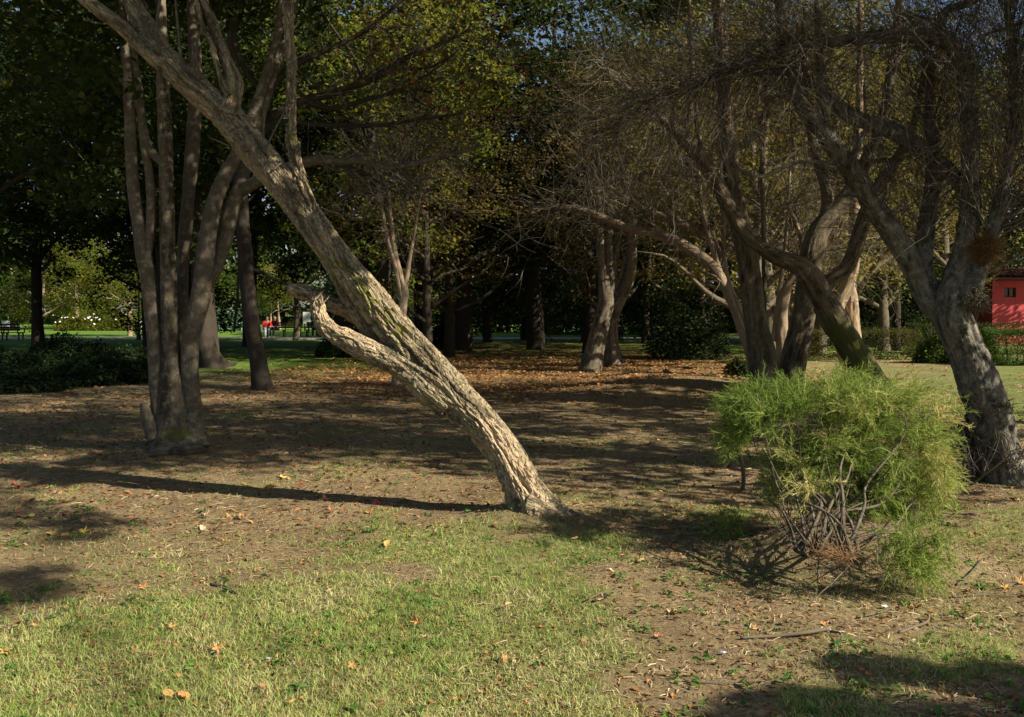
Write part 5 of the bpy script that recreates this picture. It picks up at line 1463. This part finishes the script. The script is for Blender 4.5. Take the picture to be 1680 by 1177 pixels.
def skin(name, joints, edges, mat, parent, loc):
    me = bpy.data.meshes.new(name)
    me.from_pydata([tuple(j[:3]) for j in joints], edges, [])
    o = link(name, me, mat, parent)
    o.location = loc
    md = o.modifiers.new('skin', 'SKIN')
    for k, j in enumerate(joints):
        me.skin_vertices[0].data[k].radius = (j[3], j[3] * (j[4] if len(j) > 4 else 1))
    me.skin_vertices[0].data[0].use_root = True
    sb = o.modifiers.new('sub', 'SUBSURF'); sb.levels = sb.render_levels = 1
    return o
SKINC = col_mat('skin_tone', (.45, .28, .2))
def sitter(label, px, d, top, legs, hair, lean=.12, turn=0.):
    x = (px - CX) / F * d
    r = thing('person', label, 'person', (x, d - .05, 0))
    r.rotation_euler = (0, 0, turn)
    L = lean
    J = [(0, .05, .52, .13, .8), (0, .02 - L * .4, .72, .125, .8), (0, -L * .9, .92, .15, .62), (0, -L * 1.1, 1.02, .055), (0, -L * 1.3, 1.12, .09), (0, -L * 1.35, 1.2, .095), (0, -L * 1.3, 1.26, .06),
         (-.17, -L * .85, .95, .06), (-.24, -.12 - L, .72, .045), (-.12, -.32 - L, .64, .035), (-.08, -.38 - L, .63, .03),
         (.17, -L * .85, .95, .06), (.24, -.12 - L, .72, .045), (.12, -.32 - L, .64, .035), (.08, -.38 - L, .63, .03),
         (-.1, -.05, .53, .09), (-.12, -.42, .54, .065), (-.12, -.46, .28, .05), (-.12, -.44, .07, .04), (-.13, -.58, .04, .035),
         (.1, -.05, .53, .09), (.12, -.42, .54, .065), (.12, -.46, .28, .05), (.12, -.44, .07, .04), (.13, -.58, .04, .035)]
    E = [(0, 1), (1, 2), (2, 3), (3, 4), (4, 5), (5, 6), (2, 7), (7, 8), (8, 9), (9, 10), (2, 11), (11, 12), (12, 13), (13, 14), (0, 15), (15, 16), (16, 17), (17, 18), (18, 19), (0, 20), (20, 21), (21, 22), (22, 23), (23, 24)]
    skin('body', J, E, SKINC, r, (0, 0, 0))
    g = lambda idx, dr: [(*J[i][:3], J[i][3] + dr, *(J[i][4:])) for i in idx]
    skin('jacket', g([0, 1, 2, 7, 8, 9, 11, 12, 13], .028), [(0, 1), (1, 2), (2, 3), (3, 4), (4, 5), (2, 6), (6, 7), (7, 8)], top, r, (0, 0, 0))
    skin('trousers', g([0, 15, 16, 17, 18, 20, 21, 22, 23], .022), [(0, 1), (1, 2), (2, 3), (3, 4), (0, 5), (5, 6), (6, 7), (7, 8)], legs, r, (0, 0, 0))
    h = J[5]
    skin('hair', [(0, h[1] + .05, h[2] - .03, .085), (0, h[1] + .03, h[2] + .04, .1), (0, h[1] - .02, h[2] + .07, .075)], [(0, 1), (1, 2)], hair, r, (0, 0, 0))
    return r
DK = col_mat('dark_cloth', (.03, .03, .04)); HAIR = col_mat('dark_hair', (.02, .015, .012))
sitter('person in a bright red jacket bending forward on the park bench', 436, 54.55, col_mat('red_cloth', (.6, .03, .02)), col_mat('grey_cloth', (.3, .32, .4)), HAIR, .28, .5)
sitter('person in dark maroon clothes seated beside the one in red', 453, 54.6, col_mat('maroon_cloth', (.1, .015, .02)), DK, HAIR, .1, -.3)
sitter('person in black seated on the bench half hidden by the snapped limb', 517, 54.75, DK, DK, HAIR, .08, .2)

o = thing('lamp_post', 'slender black lamp post beside the path, just left of the many stemmed tree', 'lamp post', ((236 - CX) / F * 50.6, 49.9, 0))
part('post', join([(lambda q: (q[0], q[1], {}))(tube([[0 + o.location[0], o.location[1], z, r_] for z, r_ in zz], seg=10, step=.1, lump=0)) for zz in
     ([(-.05, .14), (.2, .13), (.45, .07), (.7, .05)], [(.6, .045), (1.6, .04), (3.3, .03)])]), IRON, o)
for k in range(4):
    a = k * math.pi / 2 + .785
    link('lantern_bar', new_mesh('lantern_bar', *tube([[.09 * math.cos(a), .09 * math.sin(a), 3.3, .012], [.12 * math.cos(a), .12 * math.sin(a), 3.5, .012], [.15 * math.cos(a), .15 * math.sin(a), 3.68, .012]], seg=6, step=.08, lump=0)[:2]), IRON, o)
link('lantern_glass', new_mesh('lantern_glass', *tube([[0, 0, 3.3, .08], [0, 0, 3.5, .11], [0, 0, 3.67, .14]], seg=8, step=.06, lump=0)[:2]), col_mat('frosted_glass', (.6, .6, .55), .3, .5), o)
link('lantern_cap', new_mesh('lantern_cap', *tube([[0, 0, 3.67, .2], [0, 0, 3.76, .12], [0, 0, 3.86, .03]], seg=8, step=.04, lump=0)[:2]), IRON, o)

WHITE = col_mat('white_paint', (.78, .76, .7))
def sign(label, px, d, w, h0, h1):
    o = thing('notice_board', label, 'notice board', ((px - CX) / F * d, d, 0))
    link('panel', new_mesh('panel', *boxes((-w / 2, w / 2, -.03, .03, h0, h1))[:2], False), WHITE, o)
    for s_ in (-w * .3, w * .3):
        link('post', new_mesh('post', *boxes((s_ - .04, s_ + .04, .032, .1, -.1, h1 - .05))[:2], False), IRON, o)
sign('plain white board on the far lawn beside the lamp post', 238, 66, .55, .15, .85)
sign('plain white board standing behind the bench at the left edge', 9, 60, .5, .5, .95)
sign('plain cream board standing behind the half hidden bench', 503, 70, .55, .6, 1.5)

# white kiosk seen between the grey trunks
o = thing('white_kiosk', 'small white kiosk glimpsed between the grey trunks', 'kiosk', ((1297 - CX) / F * 64, 64, 0))
link('wall', new_mesh('wall', *boxes((-1.5, 1.5, 0, 2.2, -.1, 1.75))[:2], False), col_mat('bluish_white_paint', (.55, .6, .68)), o)
for sx in (-1.0, 0, 1.0):
    link('post', new_mesh('post', *boxes((sx - .05, sx + .05, -.06, -.003, -.1, 1.74))[:2], False), WHITE, o)
link('roof', new_mesh('roof', *boxes((-1.8, 1.8, -.5, 2.5, 1.753, 1.95))[:2], False), IRON, o)

# red building with a tiled roof at the right edge
m, nt, out = mat_new('red_plaster')
tc = N(nt, 'ShaderNodeTexCoord')
n1 = N(nt, 'ShaderNodeTexNoise', Scale=1.6, Detail=7.0, Roughness=.65)
nt.links.new(tc.outputs['Object'], n1.inputs['Vector'])
b = N(nt, 'ShaderNodeBsdfPrincipled', Roughness=.85)
nt.links.new(ramp(nt, [(.3, (.42, .05, .055)), (.7, (.52, .075, .08))], n1.outputs[0]).outputs[0], b.inputs['Base Color'])
nt.links.new(b.outputs[0], out.inputs[0])
RED = m
DB = 44.0
x0 = (1628 - CX) / F * DB
o = thing('red_building', 'low red building with a tiled roof and one small dark window', 'building', (x0, DB, 0))
wx0, wx1, wz0, wz1 = (1648 - CX) / F * DB - x0, (1667 - CX) / F * DB - x0, EYE - (488 - HY) / F * DB, EYE - (472 - HY) / F * DB
W_, H_ = 8.0, 3.05
link('wall', new_mesh('wall', *join([(*box(*q), {}) for q in ((0, wx0, 0, .3, -.1, H_), (wx1, W_, 0, .3, -.1, H_), (wx0, wx1, 0, .3, -.1, wz0), (wx0, wx1, 0, .3, wz1, H_))])[:2], False), RED, o)
link('wall', new_mesh('wall', *boxes((0, .3, .302, 6, -.1, H_))[:2], False), RED, o)
link('wall', new_mesh('wall', *boxes((.302, W_, 5.7, 6, -.1, H_))[:2], False), RED, o)
wf = link('window', new_mesh('window', *boxes((wx0, wx1, .14, .18, wz0, wz1))[:2], False), col_mat('dark_glass', (.015, .015, .018), .15, .5), o)
link('frame', new_mesh('frame', *boxes((wx0, wx1, .08, .138, wz0, wz0 + .05), (wx0, wx1, .08, .138, wz1 - .05, wz1), (wx0, wx0 + .05, .08, .138, wz0 + .052, wz1 - .052), (wx1 - .05, wx1, .08, .138, wz0 + .052, wz1 - .052), ((wx0 + wx1) / 2 - .02, (wx0 + wx1) / 2 + .02, .08, .138, wz0 + .052, wz1 - .052))[:2], False), col_mat('dark_frame', (.08, .04, .03)), wf)
rs = .16
rv = np.array([[-.7, -.7, H_ + .02], [W_ + .5, -.7, H_ + .02], [W_ + .5, 3, H_ + .02 + 3.7 * rs], [-.7, 3, H_ + .02 + 3.7 * rs], [W_ + .5, 6.7, H_ + .02], [-.7, 6.7, H_ + .02]])
rv = np.vstack([rv, rv + [0, 0, .1]])
rf = np.array([[0, 3, 2, 1], [3, 5, 4, 2], [6, 7, 8, 9], [9, 8, 10, 11], [0, 1, 7, 6], [5, 11, 10, 4], [0, 6, 9, 3], [3, 9, 11, 5], [1, 2, 8, 7], [2, 4, 10, 8]])
roof = link('roof', new_mesh('roof', rv, rf, False), col_mat('roof_deck', (.12, .05, .035)), o)
tv = []
for r_ in range(11):
    for c_ in range(14):
        a = np.linspace(0, math.pi, 5)
        xx = -.62 + c_ * .32 + .15 * np.cos(a); zz = .05 * np.sin(a)
        y0_, y1_ = -.74 + r_ * .33, -.74 + r_ * .33 + .36
        zb = lambda y: H_ + .125 + (y + .7) * rs
        v = np.vstack([np.stack([xx, np.full(5, y0_), zz + zb(y0_) + .025], 1), np.stack([xx, np.full(5, y1_), zz + zb(y1_)], 1)])
        f = np.array([[k, k + 1, k + 6, k + 5] for k in range(4)])
        tv.append((v, f, {'rnd': np.full(10, random.random())}))
TILE = plain_mat('red_clay_tile', [(0, (.11, .04, .028)), (1, (.24, .085, .055))])
for v, f, a in tv:
    link('tile', new_mesh('tile', v, f, False, a), TILE, roof)
